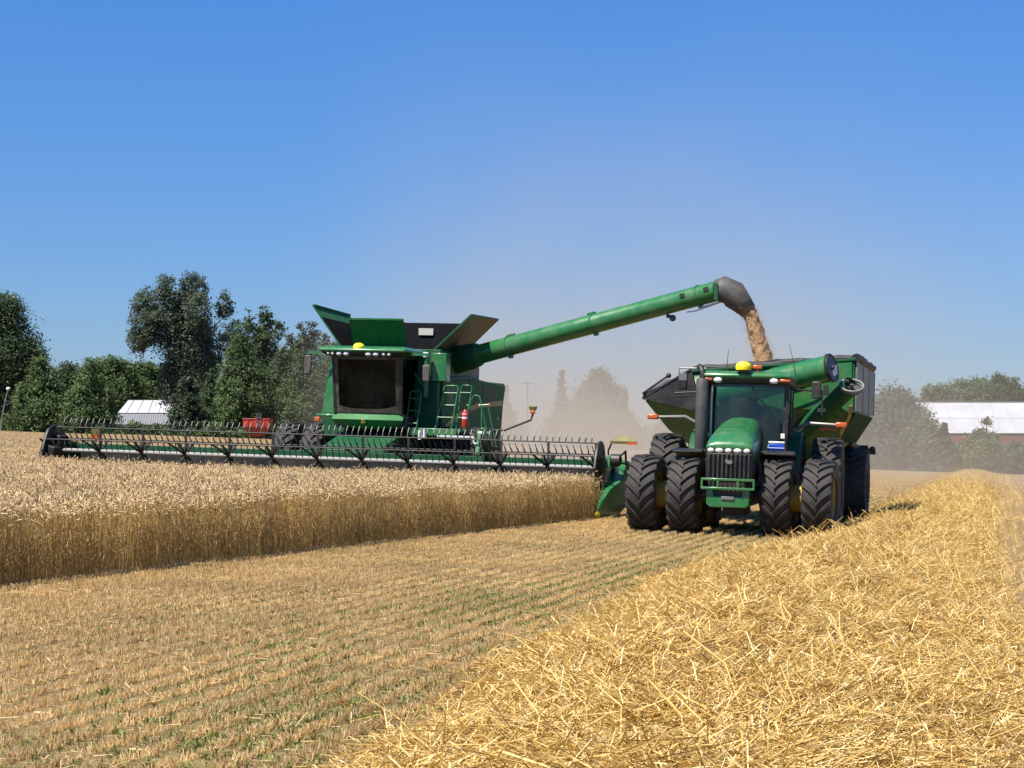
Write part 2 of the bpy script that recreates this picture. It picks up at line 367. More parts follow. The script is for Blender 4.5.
# keep only what can be seen behind the header (the far left block) or in front of it
X, Y = X[ok], Y[ok]; n = len(X)
X = X+rng.normal(0, 0.02, n); Y = Y+rng.normal(0, 0.02, n)
rot = np.zeros((n, 3)); rot[:, 2] = -math.atan2(WE[0], WE[1])+rng.integers(0, 4, n)*PI/2+rng.normal(0, 0.03, n)
hh = 1.0+0.05*np.sin(X*0.35+1)*np.cos(Y*0.28)+rng.normal(0, 0.02, n)
wheat = scatter('standing_wheat', np.stack([X, Y, gz(X, Y)-0.01], 1), rot, np.stack([np.ones(n), np.ones(n), hh], 1), rng.integers(0, 4, n), WHEAT, 'dense standing ripe wheat with pale nodding ears')
wheat['category'] = 'wheat'
print('wheat tiles', n)

# ---- stubble rows
M_STUB = strawmat('stubble', [(0.53, 0.36, 0.150), (0.74, 0.54, 0.250), (0.88, 0.71, 0.41)], 0.33, inst=0.14)
M_CHAFF = strawmat('chaff', [(0.32, 0.21, 0.09), (0.52, 0.37, 0.17), (0.68, 0.53, 0.29)], 0.15, inst=0.14)
def stub_proto(seed, per, chaff, w=0.006):
    g = np.random.default_rng(seed); V = []; Fc = []; mi = []; var = []
    def rib(p, q, wd, d, m, vv):
        o = len(V); V.extend((p-d*wd/2, p+d*wd/2, q+d*wd*0.45, q-d*wd*0.45)); var.extend((vv,)*4); Fc.append((o, o+1, o+2, o+3)); mi.append(m)
    RF = [1.0, 0.96, 1.04, 0.98]
    for r in range(4):
        x0 = -0.4275+0.285*r
        for k in range(int(per*RF[r])):
            b = np.array([x0+g.normal(0, 0.014), g.random()*1.0-0.5, -0.02]); h = g.uniform(0.045, 0.09)*(0.75+0.3*RF[r])
            t = b+np.array([g.normal(0, 0.025), g.normal(0, 0.025), h]); vv = g.random(); a = g.random()*PI
            rib(b, t, w, np.array([math.cos(a), math.sin(a), 0]), 0, vv); rib(b, t, w, np.array([-math.sin(a), math.cos(a), 0]), 0, vv)
    for k in range(chaff):
        a = g.random()*2*PI; L = g.uniform(0.03, 0.13); c = np.array([g.random()*1.14-0.57, g.random()-0.5, g.uniform(0.004, 0.05)])
        d = np.array([math.cos(a), math.sin(a), g.normal(0, 0.15)])*L/2
        rib(c-d, c+d, 0.006, np.array([-math.sin(a), math.cos(a), g.normal(0, 0.4)]), 1, g.random())
    return bpy.data.objects.new('stubble_clump', np_mesh('stubble_clump', np.array(V), Fc, [M_STUB, M_CHAFF], mi, var))
STUB = [stub_proto(30+i, 165, 75) for i in range(4)]
uu, vv = np.meshgrid(np.arange(6, 180, 1.0), np.arange(-40, 26)*1.14)
uu = uu.ravel(); vv = vv.ravel(); X = uu*RU.x+vv*RV.x; Y = uu*RU.y+vv*RV.y
p2 = np.stack([X, Y], -1); hx = (p2-HC) @ HX; hb = (p2-HC) @ HB
inw = wheat_inside(X+WP[0]*0.35, Y+WP[1]*0.35) & wheat_inside(X, Y)
ok = (Y > 8.5) & (Y < 162) & (X > -0.275*Y-2) & (X < 0.275*Y+6) & ~inw & ~((vv > VC0-1.0) & (vv < VC0+0.45))
X, Y = X[ok], Y[ok]; n = len(X)
rot = np.zeros((n, 3)); _q = Vector((0, 0, 1)).rotation_difference(NRM).to_matrix(); _e = [(_q @ Matrix.Rotation(-R(ROW)+k*PI, 3, 'Z')).to_euler()[:] for k in (0, 1)]; rot = np.array(_e)[rng.integers(0, 2, n)]
stub = scatter('stubble_rows', np.stack([X, Y, gz(X, Y)], 1), rot, np.stack([np.ones(n), np.ones(n), rng.uniform(0.8, 1.15, n)], 1), rng.integers(0, 4, n), STUB, 'short cut wheat stubble in drilled rows')
stub['category'] = 'stubble'
print('stubble tiles', n)

# ---- green regrowth among the rows
def leafmat(name, cols, trans=0.3, inst=0.25): return strawmat(name, cols, trans, 0.55, inst)
M_WEED = leafmat('weed_leaf', [(0.14, 0.155, 0.035), (0.22, 0.23, 0.060), (0.31, 0.31, 0.11)])
def weed_proto(seed):
    g = np.random.default_rng(seed); V = []; Fc = []; var = []
    for k in range(9):
        a = g.random()*2*PI; L = g.uniform(0.035, 0.085); b = np.array([g.normal(0, 0.05), g.normal(0, 0.05), 0]); e = g.uniform(0.6, 1.4)
        d = np.array([math.cos(a)*math.cos(e), math.sin(a)*math.cos(e), math.sin(e)]); s = np.array([-math.sin(a), math.cos(a), 0])*0.006
        m_ = b+d*L*0.55; t = b+d*L+np.array([0, 0, -L*0.2]); o = len(V)
        V.extend((b-s*0.5, b+s*0.5, m_+s, m_-s, t)); var.extend((g.random(),)*5); Fc.extend(((o, o+1, o+2, o+3), (o+3, o+2, o+4)))
    return bpy.data.objects.new('weed_tuft', np_mesh('weed_tuft', np.array(V), Fc, [M_WEED], None, var))
WEED = [weed_proto(50+i) for i in range(3)]
n0 = 46000
u_ = rng.uniform(9, 75, n0); band = rng.random(n0)
v_ = np.where(band < 0.62, rng.normal(-4.9, 0.75, n0), np.where(band < 0.88, rng.uniform(-8.5, -3.2, n0), rng.uniform(-11, -3, n0)))
v_ = np.round(v_/0.285)*0.285+rng.normal(0, 0.05, n0)
dens = 0.45*np.sin(u_*0.9+v_*2.0)+0.45*np.sin(u_*0.37-v_)+rng.normal(0, 1.1, n0)
keep = dens > 0.8
extra_u = rng.uniform(9, 60, 220); extra_v = rng.uniform(0.6, 5, 220)
u_ = np.concatenate([u_[keep], extra_u]); v_ = np.concatenate([v_[keep], extra_v])
# a few bigger leafy patches seen in the photograph
for px, py, k in ((68, 690, 10), (135, 683, 7), (405, 608, 24), (395, 612, 12), (270, 645, 12)):
    Yd = CAMZ/((py-HY)/F+SY+SX*(px-512)/F); Xd = (px-512)/F*Yd
    for _ in range(k):
        x = Xd+rng.normal(0, 0.22); y = Yd+rng.normal(0, 0.3)
        u_ = np.append(u_, x*RU.x+y*RU.y); v_ = np.append(v_, x*RV.x+y*RV.y)
X = u_*RU.x+v_*RV.x; Y = u_*RU.y+v_*RV.y; ok = ~wheat_inside(X, Y); X, Y = X[ok], Y[ok]; n = len(X)
rot = np.zeros((n, 3)); rot[:, 2] = rng.random(n)*2*PI; s_ = rng.uniform(0.6, 1.25, n)
weeds = scatter('green_weeds', np.stack([X, Y, gz(X, Y)], 1), rot, np.stack([s_]*3, 1), rng.integers(0, 3, n), WEED, 'low green weeds growing between the stubble rows'); weeds['category'] = 'weeds'

# ---- windrow of straw
def vnoise(u, v, s):
    return (np.sin(u*1.7/s+2.1*np.sin(v*1.3/s))+np.sin(v*2.3/s+1.7*np.sin(u*0.9/s+1))+np.sin((u+v)*1.1/s+0.5))/3
def whgt(u, v):
    wv = vhalf(u)*(1+0.08*np.sin(u*0.55)+0.05*np.sin(u*1.3+2)); t = (v-vcen(u)-0.08*np.sin(u*0.4))/wv
    base = np.exp(-np.abs(t)**3.4*1.3)
    return base*np.interp(u, [0, 35, 110], [0.95, 0.85, 0.5])*(0.25+0.10*vnoise(u, v, 0.9)+0.075*vnoise(u+7, v+3, 0.33)+0.03*vnoise(u+2, v+9, 0.15))
M_STRAW = strawmat('straw', [(0.31, 0.185, 0.05), (0.60, 0.395, 0.108), (0.78, 0.555, 0.19), (0.87, 0.66, 0.275), (0.94, 0.81, 0.48)], 0.30, inst=0.12)
def mound_mat():
    m, nt, b = new_mat('straw_mound')
    tc = N(nt, 'ShaderNodeTexCoord'); n2 = N(nt, 'ShaderNodeTexNoise', Scale=22.0, Detail=8.0, Roughness=0.8); nt.links.new(tc.outputs['Object'], n2.inputs['Vector'])
    c = ramp(nt, n2.outputs[0], [(0.32, (0.12, 0.07, 0.02)), (0.55, (0.34, 0.21, 0.06)), (0.75, (0.60, 0.42, 0.15))])
    nt.links.new(c.outputs[0], b.inputs['Base Color']); b.inputs['Roughness'].default_value = 0.9; b.inputs['Specular IOR Level'].default_value = 0.1
    bp = N(nt, 'ShaderNodeBump', Strength=1.0, Distance=0.06); nt.links.new(n2.outputs[0], bp.inputs['Height']); nt.links.new(bp.outputs[0], b.inputs['Normal'])
    return m
us = np.concatenate([np.arange(7, 40, 0.15), np.arange(40, 182, 0.5)]); vs = np.linspace(VC0-3.4, VC0+3.0, 50)
UU, VV = np.meshgrid(us, vs, indexing='ij'); H = whgt(UU, VV)-0.03
Xm = UU*RU.x+VV*RV.x; Ym = UU*RU.y+VV*RV.y
nv = len(vs); V = np.stack([Xm.ravel(), Ym.ravel(), (gz(Xm, Ym)+H).ravel()], 1)
Fc = [(i*nv+j, (i+1)*nv+j, (i+1)*nv+j+1, i*nv+j+1) for i in range(len(us)-1) for j in range(nv-1)]
mm = np_mesh('straw_windrow', V, Fc, [mound_mat()]); mm.polygons.foreach_set('use_smooth', [True]*len(mm.polygons))
def straw_proto(seed, n, rad, wid, lmin, lmax, up=0.35, thick=0.10):
    g = np.random.default_rng(seed); V = []; Fc = []; var = []
    for k in range(n):
        a = g.random()*2*PI; L = g.uniform(lmin, lmax) if g.random() < 0.72 else g.uniform(0.03, 0.10); el = g.normal(0, up); bend = g.normal(0, 0.75)
        c = np.array([g.normal(0, rad), g.normal(0, rad), abs(g.normal(0, thick))-0.03])
        P = []
        for t in (-0.5, 0.0, 0.5):
            aa = a+bend*t; P.append(c+np.array([math.cos(aa)*math.cos(el), math.sin(aa)*math.cos(el), math.sin(el)+0.15*bend*t*t*2])*L*t)
        w = wid*g.uniform(0.5, 1.7); s = np.array([-math.sin(a), math.cos(a), g.normal(0, 0.5)]); s /= np.linalg.norm(s); up_ = np.cross(s, P[2]-P[0]); up_ /= np.linalg.norm(up_)+1e-9
        v0 = g.random()
        o = len(V)
        for p in P: V.extend((p-s*w/2, p+s*w/2, p+up_*w*0.6)); var.extend((v0,)*3)
        for i in (0, 3):
            Fc.extend(((o+i, o+i+1, o+i+4, o+i+3), (o+i+1, o+i+2, o+i+5, o+i+4), (o+i+2, o+i, o+i+3, o+i+5)))
    return bpy.data.objects.new('straw_clump', np_mesh('straw_clump', np.array(V), Fc, [M_STRAW], None, var))
STRAW = [straw_proto(70+i, 270, 0.20, 0.0050, 0.10, 0.40, up=0.32, thick=0.05) for i in range(5)]+[straw_proto(90, 26, 0.3, 0.0050, 0.25, 0.55, up=0.55, thick=0.10)]
P = []
def strew(n, u0, u1, sp):
    u = rng.uniform(u0, u1, n); v = vcen(u)+vhalf(u)*(rng.uniform(-1, 1, n)+rng.normal(0, 0.09, n))
    return u, v
a1 = strew(7000, 8.5, 38, 1.15); a2 = strew(4200, 38, 95, 1.1); a3 = strew(2600, 95, 178, 1.1)
u = np.concatenate([a1[0], a2[0], a3[0]]); v = np.concatenate([a1[1], a2[1], a3[1]])
X = u*RU.x+v*RV.x; Y = u*RU.y+v*RV.y; 
ok = (np.abs(X) < 0.275*Y+1.5) & (vnoise(u*1.0+3, v+11, 0.42)+rng.normal(0, 0.25, len(u)) > -0.42)     # thin spots leave dark hollows
# loose straw lying beside the windrow
u, v, X, Y = u[ok], v[ok], X[ok], Y[ok]
ue = rng.uniform(9, 150, 520); ve = np.where(rng.random(520) < 0.7, vcen(ue)+vhalf(ue)+np.abs(rng.normal(0, 0.40, 520)), vcen(ue)-vhalf(ue)-np.abs(rng.normal(0, 0.25, 520)))
u = np.concatenate([u, ue]); v = np.concatenate([v, ve]); X = u*RU.x+v*RV.x; Y = u*RU.y+v*RV.y; n = len(u); n_edge = 520
e = 0.15; du = (whgt(u+e, v)-whgt(u-e, v))/(2*e); dv = (whgt(u, v+e)-whgt(u, v-e))/(2*e)
rot = np.zeros((n, 3))
for i in range(n):
    nx_ = -(du[i]*RU.x+dv[i]*RV.x); ny_ = -(du[i]*RU.y+dv[i]*RV.y)
    q = Vector((nx_, ny_, 1)).to_track_quat('Z', 'Y').to_matrix() @ Matrix.Rotation(rng.random()*2*PI, 3, 'Z')
    rot[i] = q.to_euler()[:]
scl = np.where(Y < 40, 1.0, np.where(Y < 90, 1.15, 1.2))*rng.uniform(0.8, 1.2, n)
pick = np.where(rng.random(n) < 0.10, 5, rng.integers(0, 5, n)); pick[-n_edge:] = 5
# the mound and the loose straw on it are one windrow object
wo = scatter('straw_windrow', np.stack([X, Y, gz(X, Y)+whgt(u, v)], 1), rot, np.stack([scl]*3, 1), pick, STRAW, 'thick golden straw windrow running away across the field'); wo['category'] = 'straw windrow'
mo = bpy.data.objects.new('straw_base', mm); COL.objects.link(mo); mo.parent = wo; mo['kind'] = 'stuff'
print('straw clumps', n)
# ------------------------------------------------------------------ trees
def foliage(name, cols, trans=0.25): return strawmat(name, cols, trans, 0.6, 0.0)
FOL = {
 'dark': foliage('foliage_dark', [(0.050, 0.080, 0.036), (0.085, 0.128, 0.056), (0.125, 0.175, 0.080)], 0.35),
 'grey': foliage('foliage_greygreen', [(0.066, 0.092, 0.060), (0.108, 0.140, 0.090), (0.160, 0.195, 0.130)], 0.35),
 'mid': foliage('foliage_mid', [(0.066, 0.105, 0.036), (0.112, 0.165, 0.058), (0.160, 0.215, 0.086)], 0.35),
 'light': foliage('foliage_light', [(0.080, 0.118, 0.044), (0.132, 0.176, 0.068), (0.180, 0.220, 0.096)], 0.35),
 'spruce': foliage('foliage_spruce', [(0.044, 0.070, 0.040), (0.074, 0.104, 0.058), (0.112, 0.146, 0.086)], 0.3),
}
BARK = paint('bark', (0.13, 0.10, 0.075), 0.9, dust=0.1, scale=4, bump=0.6)
def lobes_for(kind, H, W, g):
    r = W/2; L = []
    if kind == 'round':
        L.append((0, 0, H*0.56, r*0.72, r*0.72, H*0.40))
        for k in range(9):
            a = g.random()*2*PI; q = g.uniform(0.35, 0.62)*r; z = H*g.uniform(0.30, 0.78); s = r*g.uniform(0.34, 0.5)
            L.append((q*math.cos(a), q*math.sin(a), z, s, s, s*1.05))
        for k in range(3): L.append((g.normal(0, 0.2)*r, g.normal(0, 0.2)*r, H*0.84, r*0.34, r*0.34, H*0.155))
        L.append((0, 0, H*0.22, r*0.7, r*0.7, H*0.2))
    elif kind == 'bush':
        for k in range(11):
            a = g.random()*2*PI; q = g.uniform(0.0, 0.62)*r; z = H*g.uniform(0.2, 0.72)*(1-0.35*q/r); s = r*g.uniform(0.30, 0.46)
            L.append((q*math.cos(a), q*math.sin(a), z, s, s, min(s, H*0.3)*1.1))
        L.append((0, 0, H*0.42, r*0.72, r*0.72, H*0.42)); L.append((0, 0, H*0.78, r*0.36, r*0.36, H*0.22))
    elif kind == 'cedar':
        for k in range(7):
            t = k/6; L.append((g.normal(0, 0.06)*r, g.normal(0, 0.06)*r, H*(0.12+0.80*t), r*(0.92-0.72*t**1.5), r*(0.92-0.72*t**1.5), H*0.13))
        for k in range(10):
            a = g.random()*2*PI; t = g.uniform(0.1, 0.7); q = r*(0.80-0.55*t); s = r*g.uniform(0.22, 0.34); L.append((q*math.cos(a), q*math.sin(a), H*(0.1+0.7*t), s, s, s*1.5))
    elif kind == 'cone':
        n = 11
        for k in range(n):
            t = k/(n-1); z = H*(0.10+0.86*t); w = r*(1-t)**0.85+0.05*r
            for q in range(max(1, int(7*(1-t)))):
                a = q*2*PI/max(1, int(7*(1-t)))+k*1.1+g.normal(0, 0.2); rr = w*g.uniform(0.45, 0.75)
                L.append((rr*math.cos(a), rr*math.sin(a), z-0.25*rr, w*0.42, w*0.42, H*0.035+0.08*w))
            L.append((0, 0, z, w*0.45, w*0.45, H*0.06))
    elif kind == 'plume':
        for k in range(17):
            a = g.random()*2*PI; q = r*g.uniform(0.05, 0.74); t = g.uniform(0, 1); z = H*(0.36+0.50*t)*(1-0.10*q/r); s = r*g.uniform(0.17, 0.29)
            L.append((q*math.cos(a), q*math.sin(a), z, s, s, s*g.uniform(1.4, 2.2)))
        for x_, t in ((-0.68, 0.84), (-0.25, 0.90), (0.12, 0.93), (0.30, 0.90), (0.72, 0.82), (-0.85, 0.6), (0.85, 0.62), (-0.55, 0.72)):
            L.append((r*x_, g.normal(0, 0.2)*r, H*t, r*0.17, r*0.17, H*0.09))
        L.append((0.1*r, 0, H*0.6, r*0.55, r*0.5, H*0.28)); L.append((0.25*r, 0, H*0.30, r*0.55, r*0.5, H*0.18))
    elif kind == 'sparse':
        for k in range(7):
            a = g.random()*2*PI; q = r*g.uniform(0.1, 0.7); z = H*g.uniform(0.45, 0.92); s = r*g.uniform(0.2, 0.36); L.append((q*math.cos(a), q*math.sin(a), z, s, s, s*1.2))
    return L
def crown_mesh(kind, H, W, seed, mat, leaf, dens=1.0):
    g = np.random.default_rng(seed); L = lobes_for(kind, H, W, g)
    C = []; Rr = []
    for (cx, cy, cz, rx, ry, rz) in L:
        area = (rx*ry+rx*rz+ry*rz)/3*4*PI; n = int(max(8, area*3.9*dens/(leaf*leaf*34)))
        d = g.normal(size=(n, 3)); d /= np.linalg.norm(d, axis=1)[:, None]; q = g.uniform(0.30, 1.04, n)**0.6
        C.append(np.stack([cx+d[:, 0]*rx*q, cy+d[:, 1]*ry*q, cz+d[:, 2]*rz*q], 1)); Rr.append(np.full(n, min(rx, rz)*0.26+leaf*0.9))
    C = np.concatenate(C); Rr = np.concatenate(Rr); ok = C[:, 2] > 0.05*H; C, Rr = C[ok], Rr[ok]
    k = 26; nC = len(C)
    cv = np.clip(g.normal(0.45, 0.22, nC), 0, 1)
    d = g.normal(size=(nC, k, 3))*0.52*np.array([1, 1, 0.8]); P = C[:, None, :]+d*Rr[:, None, None]
    P = P.reshape(-1, 3); var = np.clip(np.repeat(cv, k)+g.normal(0, 0.16, nC*k), 0, 1)
    n = len(P); nr = g.normal(size=(n, 3)); ctr = np.array([0, 0, H*0.45]); outw = P-ctr; outw /= np.linalg.norm(outw, axis=1)[:, None]+1e-6
    nr = nr*0.55+outw*0.55+np.array([0, 0, 0.35]); nr /= np.linalg.norm(nr, axis=1)[:, None]
    t = np.cross(nr, g.normal(size=(n, 3))); t /= np.linalg.norm(t, axis=1)[:, None]+1e-6; b = np.cross(nr, t)
    s = (leaf*g.uniform(0.55, 1.15, n))[:, None]
    V = np.stack([P-t*s*0.7, P-b*s*0.48+nr*s*0.1, P+t*s*0.7, P+b*s*0.48+nr*s*0.1], 1).reshape(-1, 3)
    V[:, 2] = np.maximum(V[:, 2], 0.02)
    Fc = [(4*i, 4*i+1, 4*i+2, 4*i+3) for i in range(n)]
    return np_mesh('crown', V, Fc, [mat], None, np.repeat(var, 4))
def trunk_mb(kind, H, W, g):
    mb = MB(); r0 = 0.018*H+0.05
    top = {'cone': 0.95, 'cedar': 0.8, 'bush': 0.5, 'round': 0.7, 'plume': 0.8, 'sparse': 0.9}[kind]*H
    mb.tube([(0, 0, -0.3), (0.01*H, 0, top*0.35), (-0.01*H, 0.01*H, top*0.7), (0, 0, top)], [r0, r0*0.8, r0*0.5, r0*0.15], 7)
    if kind != 'cone':
        for k in range(9 if kind in ('plume', 'sparse') else 5):
            a = g.random()*2*PI; z = top*g.uniform(0.3, 0.75); q = W*g.uniform(0.22, 0.40); up = H*g.uniform(0.10, 0.28)
            mb.tube([(0, 0, z), (q*0.5*math.cos(a), q*0.5*math.sin(a), z+up*0.5), (q*math.cos(a), q*math.sin(a), z+up)], [r0*0.42, r0*0.28, r0*0.10], 5)
    return mb
def tree(px, top, wpx, Y, kind, fol, seed, label, cat='tree', name='broadleaf_tree', group=None, leaf=0.42, dens=1.0):
    X = (px-512)/F*Y; z0 = gz(X, Y); H = CAMZ+(HY-top)/F*Y-z0; W = wpx/F*Y
    t = thing(name, label, cat, Matrix.Translation((X, Y, z0)), group)
    g = np.random.default_rng(seed+500)
    trunk_mb(kind, H, W, g).build('trunk', BARK, t)
    c = bpy.data.objects.new('crown', crown_mesh(kind, H, W, seed, FOL[fol], leaf, dens)); COL.objects.link(c); c.parent = t
    return t
GB = 'trees lining the far side of the field'
TREES = [
 (2, 293, 104, 205, 'round', 'dark', 1, 'huge dark broadleaf tree cut by the left edge of the picture', 'broadleaf_tree'),
 (40, 359, 74, 187, 'cedar', 'mid', 2, 'rounded mid green bushy tree just right of the huge dark tree', 'bushy_tree'),
 (90, 361, 70, 184, 'cedar', 'mid', 3, 'rounded mid green bushy tree immediately left of the white barn', 'bushy_tree'),
 (66, 363, 60, 232, 'round', 'dark', 4, 'darker crown peeping out between the two rounded bushy trees', 'broadleaf_tree'),
 (112, 357, 74, 228, 'round', 'mid', 5, 'distant domed tree top above the left end of the white barn', 'broadleaf_tree'),
 (140, 362, 76, 236, 'round', 'mid', 6, 'pale green distant tree behind the white barn roof', 'broadleaf_tree'),
 (182, 273, 110, 208, 'plume', 'grey', 7, 'tallest tree, grey green with open feathery tops', 'poplar_tree'),
 (187, 350, 50, 190, 'cone', 'spruce', 8, 'dark spruce standing in front of the tallest tree', 'spruce_tree'),
 (212, 372, 54, 200, 'cedar', 'dark', 28, 'dark evergreen at the foot of the tallest tree, behind the white van', 'evergreen_tree'),
 (242, 327, 74, 193, 'cedar', 'mid', 9, 'broad sunlit green evergreen above the red wagon', 'evergreen_tree'),
 (258, 307, 62, 216, 'plume', 'dark', 10, 'dark ragged tree rising behind the broad sunlit evergreen', 'poplar_tree'),
 (283, 346, 40, 212, 'round', 'dark', 11, 'small dark tree in the gap right of the sunlit evergreen', 'broadleaf_tree'),
 (308, 321, 50, 222, 'plume', 'grey', 12, 'tall thin topped tree just left of the combine grain tank', 'poplar_tree'),
 (300, 353, 62, 193, 'cedar', 'mid', 13, 'olive green evergreen directly beside the combine cab mirror', 'evergreen_tree'),
 (338, 340, 60, 216, 'round', 'dark', 14, 'dark tree mostly hidden behind the combine cab', 'broadleaf_tree'),
 (506, 386, 46, 186, 'cone', 'spruce', 15, 'pointed spruce in the dust just behind the combine', 'spruce_tree'),
 (562, 371, 42, 192, 'cone', 'spruce', 16, 'taller pointed spruce at the left of the dusty tree clump', 'spruce_tree'),
 (597, 368, 62, 198, 'round', 'dark', 17, 'big rounded tree at the centre of the dusty clump', 'broadleaf_tree'),
 (582, 398, 96, 188, 'bush', 'mid', 18, 'wide low tree in front of the dusty clump', 'broadleaf_tree'),
 (625, 391, 28, 193, 'cone', 'spruce', 19, 'narrow small spruce at the right of the dusty clump', 'spruce_tree'),
 (628, 413, 60, 186, 'bush', 'light', 20, 'pale low tree at the right foot of the dusty clump', 'broadleaf_tree'),
 (668, 420, 66, 202, 'bush', 'grey', 21, 'low grey green tree seen beside the tractor exhaust', 'broadleaf_tree'),
 (893, 388, 112, 172, 'bush', 'grey', 22, 'wide dusty grey green willow right of the grain cart', 'willow_tree'),
 (850, 396, 80, 178, 'bush', 'grey', 23, 'dusty tree mostly hidden behind the grain cart', 'willow_tree'),
 (926, 414, 54, 168, 'bush', 'light', 24, 'pale bushy tree covering the left end of the long barn', 'bushy_tree'),
 (944, 424, 36, 166, 'cone', 'spruce', 25, 'small pointed conifer before the left part of the long barn', 'spruce_tree'),
 (980, 431, 70, 167, 'bush', 'mid', 26, 'broad green bush hiding the middle of the long barn wall', 'bushy_tree'),
 (987, 411, 30, 170, 'sparse', 'dark', 27, 'thin open topped sapling against the white barn roof', 'sapling'),
 (1012, 441, 48, 166, 'bush', 'dark', 29, 'small dark bush at the right edge before the long barn', 'bushy_tree'),
 (934, 383, 42, 262, 'round', 'mid', 30, 'rounded tree top above the left end of the long barn roof', 'broadleaf_tree'),
 (972, 377, 62, 266, 'round', 'mid', 31, 'broad tree crown above the middle of the long barn roof', 'broadleaf_tree'),
 (1005, 374, 56, 262, 'round', 'dark', 32, 'tallest tree crown above the right part of the long barn roof', 'broadleaf_tree'),
 (1040, 377, 60, 264, 'round', 'mid', 33, 'tree crown behind the long barn cut by the right edge', 'broadleaf_tree'),
]
for (px, top, w, Y, kind, fol, sd_, lab, nm) in TREES:
    tree(px, top, w, Y, kind, fol, sd_, lab, 'tree', nm, GB, leaf=0.21 if Y < 215 else 0.25, dens=0.8 if kind == 'sparse' else 1.0)
# clipped hedge along the far edge
def hedge(name, x0, x1, Y, h, fol, seed, label):
    g = np.random.default_rng(seed); n = int((x1-x0)*170); P = np.stack([g.uniform(x0, x1, n), Y+g.normal(0, 0.5, n), g.random(n)**0.7*h], 1)
    P[:, 2] *= 1+0.22*np.sin(P[:, 0]*0.9+seed)+0.15*np.sin(P[:, 0]*2.3)
    nr = g.normal(size=(n, 3))+np.array([0, -0.3, 0.6]); nr /= np.linalg.norm(nr, axis=1)[:, None]; t = np.cross(nr, g.normal(size=(n, 3))); t /= np.linalg.norm(t, axis=1)[:, None]; b = np.cross(nr, t)
    s = g.uniform(0.14, 0.30, n)[:, None]; P[:, 2] += SX*P[:, 0]+SY*P[:, 1]
    V = np.stack([P-t*s, P-b*s*0.5, P+t*s, P+b*s*0.5], 1).reshape(-1, 3)
    o = bpy.data.objects.new(name, np_mesh(name, V, [(4*i, 4*i+1, 4*i+2, 4*i+3) for i in range(n)], [FOL[fol]], None, np.repeat(g.random(n), 4))); COL.objects.link(o)
    return tag(o, label, 'hedge')
hedge('hedge', -53, -14, 188, 1.9, 'mid', 3, 'long low green hedge behind the left half of the header')
hedge('scrub_hedge', 30, 51, 171, 1.3, 'mid', 5, 'rough low scrub at the foot of the bushes by the long barn')
# green verge at the far end of the field, right
vm, vnt, vb = new_mat('verge_grass'); tcn = N(vnt, 'ShaderNodeTexCoord'); vn = N(vnt, 'ShaderNodeTexNoise', Scale=1.5, Detail=8.0, Roughness=0.7); vnt.links.new(tcn.outputs['Object'], vn.inputs['Vector'])
vr = ramp(vnt, vn.outputs[0], [(0.3, (0.06, 0.085, 0.025)), (0.7, (0.17, 0.18, 0.07))]); vnt.links.new(vr.outputs[0], vb.inputs['Base Color']); vb.inputs['Roughness'].default_value = 0.95
V = [(x, y, gz(x, y)+0.02) for y in (152, 160, 175, 300) for x in np.linspace(-5, 120, 20)]
o = bpy.data.objects.new('grass_verge', np_mesh('grass_verge', V, [(j*20+i, j*20+i+1, (j+1)*20+i+1, (j+1)*20+i) for j in range(3) for i in range(19)], [vm])); COL.objects.link(o); tag(o, 'green grass verge at the far end of the field', 'grass', kind='structure')

# ------------------------------------------------------------------ barns, pole, wagon, van
def tinroof(name, col, sc_=1.2):
    m, nt, b = new_mat(name); tc = N(nt, 'ShaderNodeTexCoord'); w = N(nt, 'ShaderNodeTexWave', Scale=sc_, Distortion=0.0); nt.links.new(tc.outputs['Object'], w.inputs['Vector'])
    n = N(nt, 'ShaderNodeTexNoise', Scale=0.45, Detail=6.0); nt.links.new(tc.outputs['Object'], n.inputs['Vector'])
    c = ramp(nt, n.outputs[0], [(0.35, tuple(x*0.86 for x in col)), (0.65, col)]); nt.links.new(c.outputs[0], b.inputs['Base Color']); b.inputs['Roughness'].default_value = 0.5
    bp = N(nt, 'ShaderNodeBump', Strength=0.35, Distance=0.04); nt.links.new(w.outputs[0], bp.inputs['Height']); nt.links.new(bp.outputs[0], b.inputs['Normal']); return m
ROOFW = tinroof('white_tin_roof', (0.50, 0.50, 0.515)); ROOFG = tinroof('pale_tin_wall', (0.13, 0.135, 0.16))
BARNRED = paint('barn_red_boards', (0.19, 0.066, 0.052), 0.8, dust=0.2, scale=1.0); BARNW = paint('barn_white_wall', (0.55, 0.53, 0.49), 0.8, dust=0.3, scale=1.0)
Yb = 214; X0 = (111-512)/F*Yb; X1 = (183-512)/F*Yb; zb = gz((X0+X1)/2, Yb)
bt = thing('barn', 'white roofed barn with steep grey lower slope, behind the spruce', 'barn', Matrix.Translation(((X0+X1)/2, Yb, zb)))
hw = (X1-X0)/2; ze = CAMZ+(HY-413)/F*Yb-zb; zr = CAMZ+(HY-400)/F*(Yb+3)-zb; zl = CAMZ+(HY-424.5)/F*Yb-zb
mb = MB(); mb.loft([[(-hw, -0.6, zl), (hw, -0.6, zl), (hw, 8, zl), (-hw, 8, zl)], [(-hw+0.7, 0.6, ze), (hw-0.7, 0.6, ze), (hw-0.7, 6.8, ze), (-hw+0.7, 6.8, ze)]]); mb.build('lower_roof', ROOFG, bt)
mb = MB(); mb.loft([[(-hw+0.66, 0.5, ze+.03), (hw-0.66, 0.5, ze+.03), (hw-0.66, 6.9, ze+.03), (-hw+0.66, 6.9, ze+.03)], [(-hw+1.2, 3.6, zr), (hw-1.2, 3.6, zr), (hw-1.2, 3.8, zr), (-hw+1.2, 3.8, zr)]]); urf = mb.build('upper_roof', ROOFW, bt)
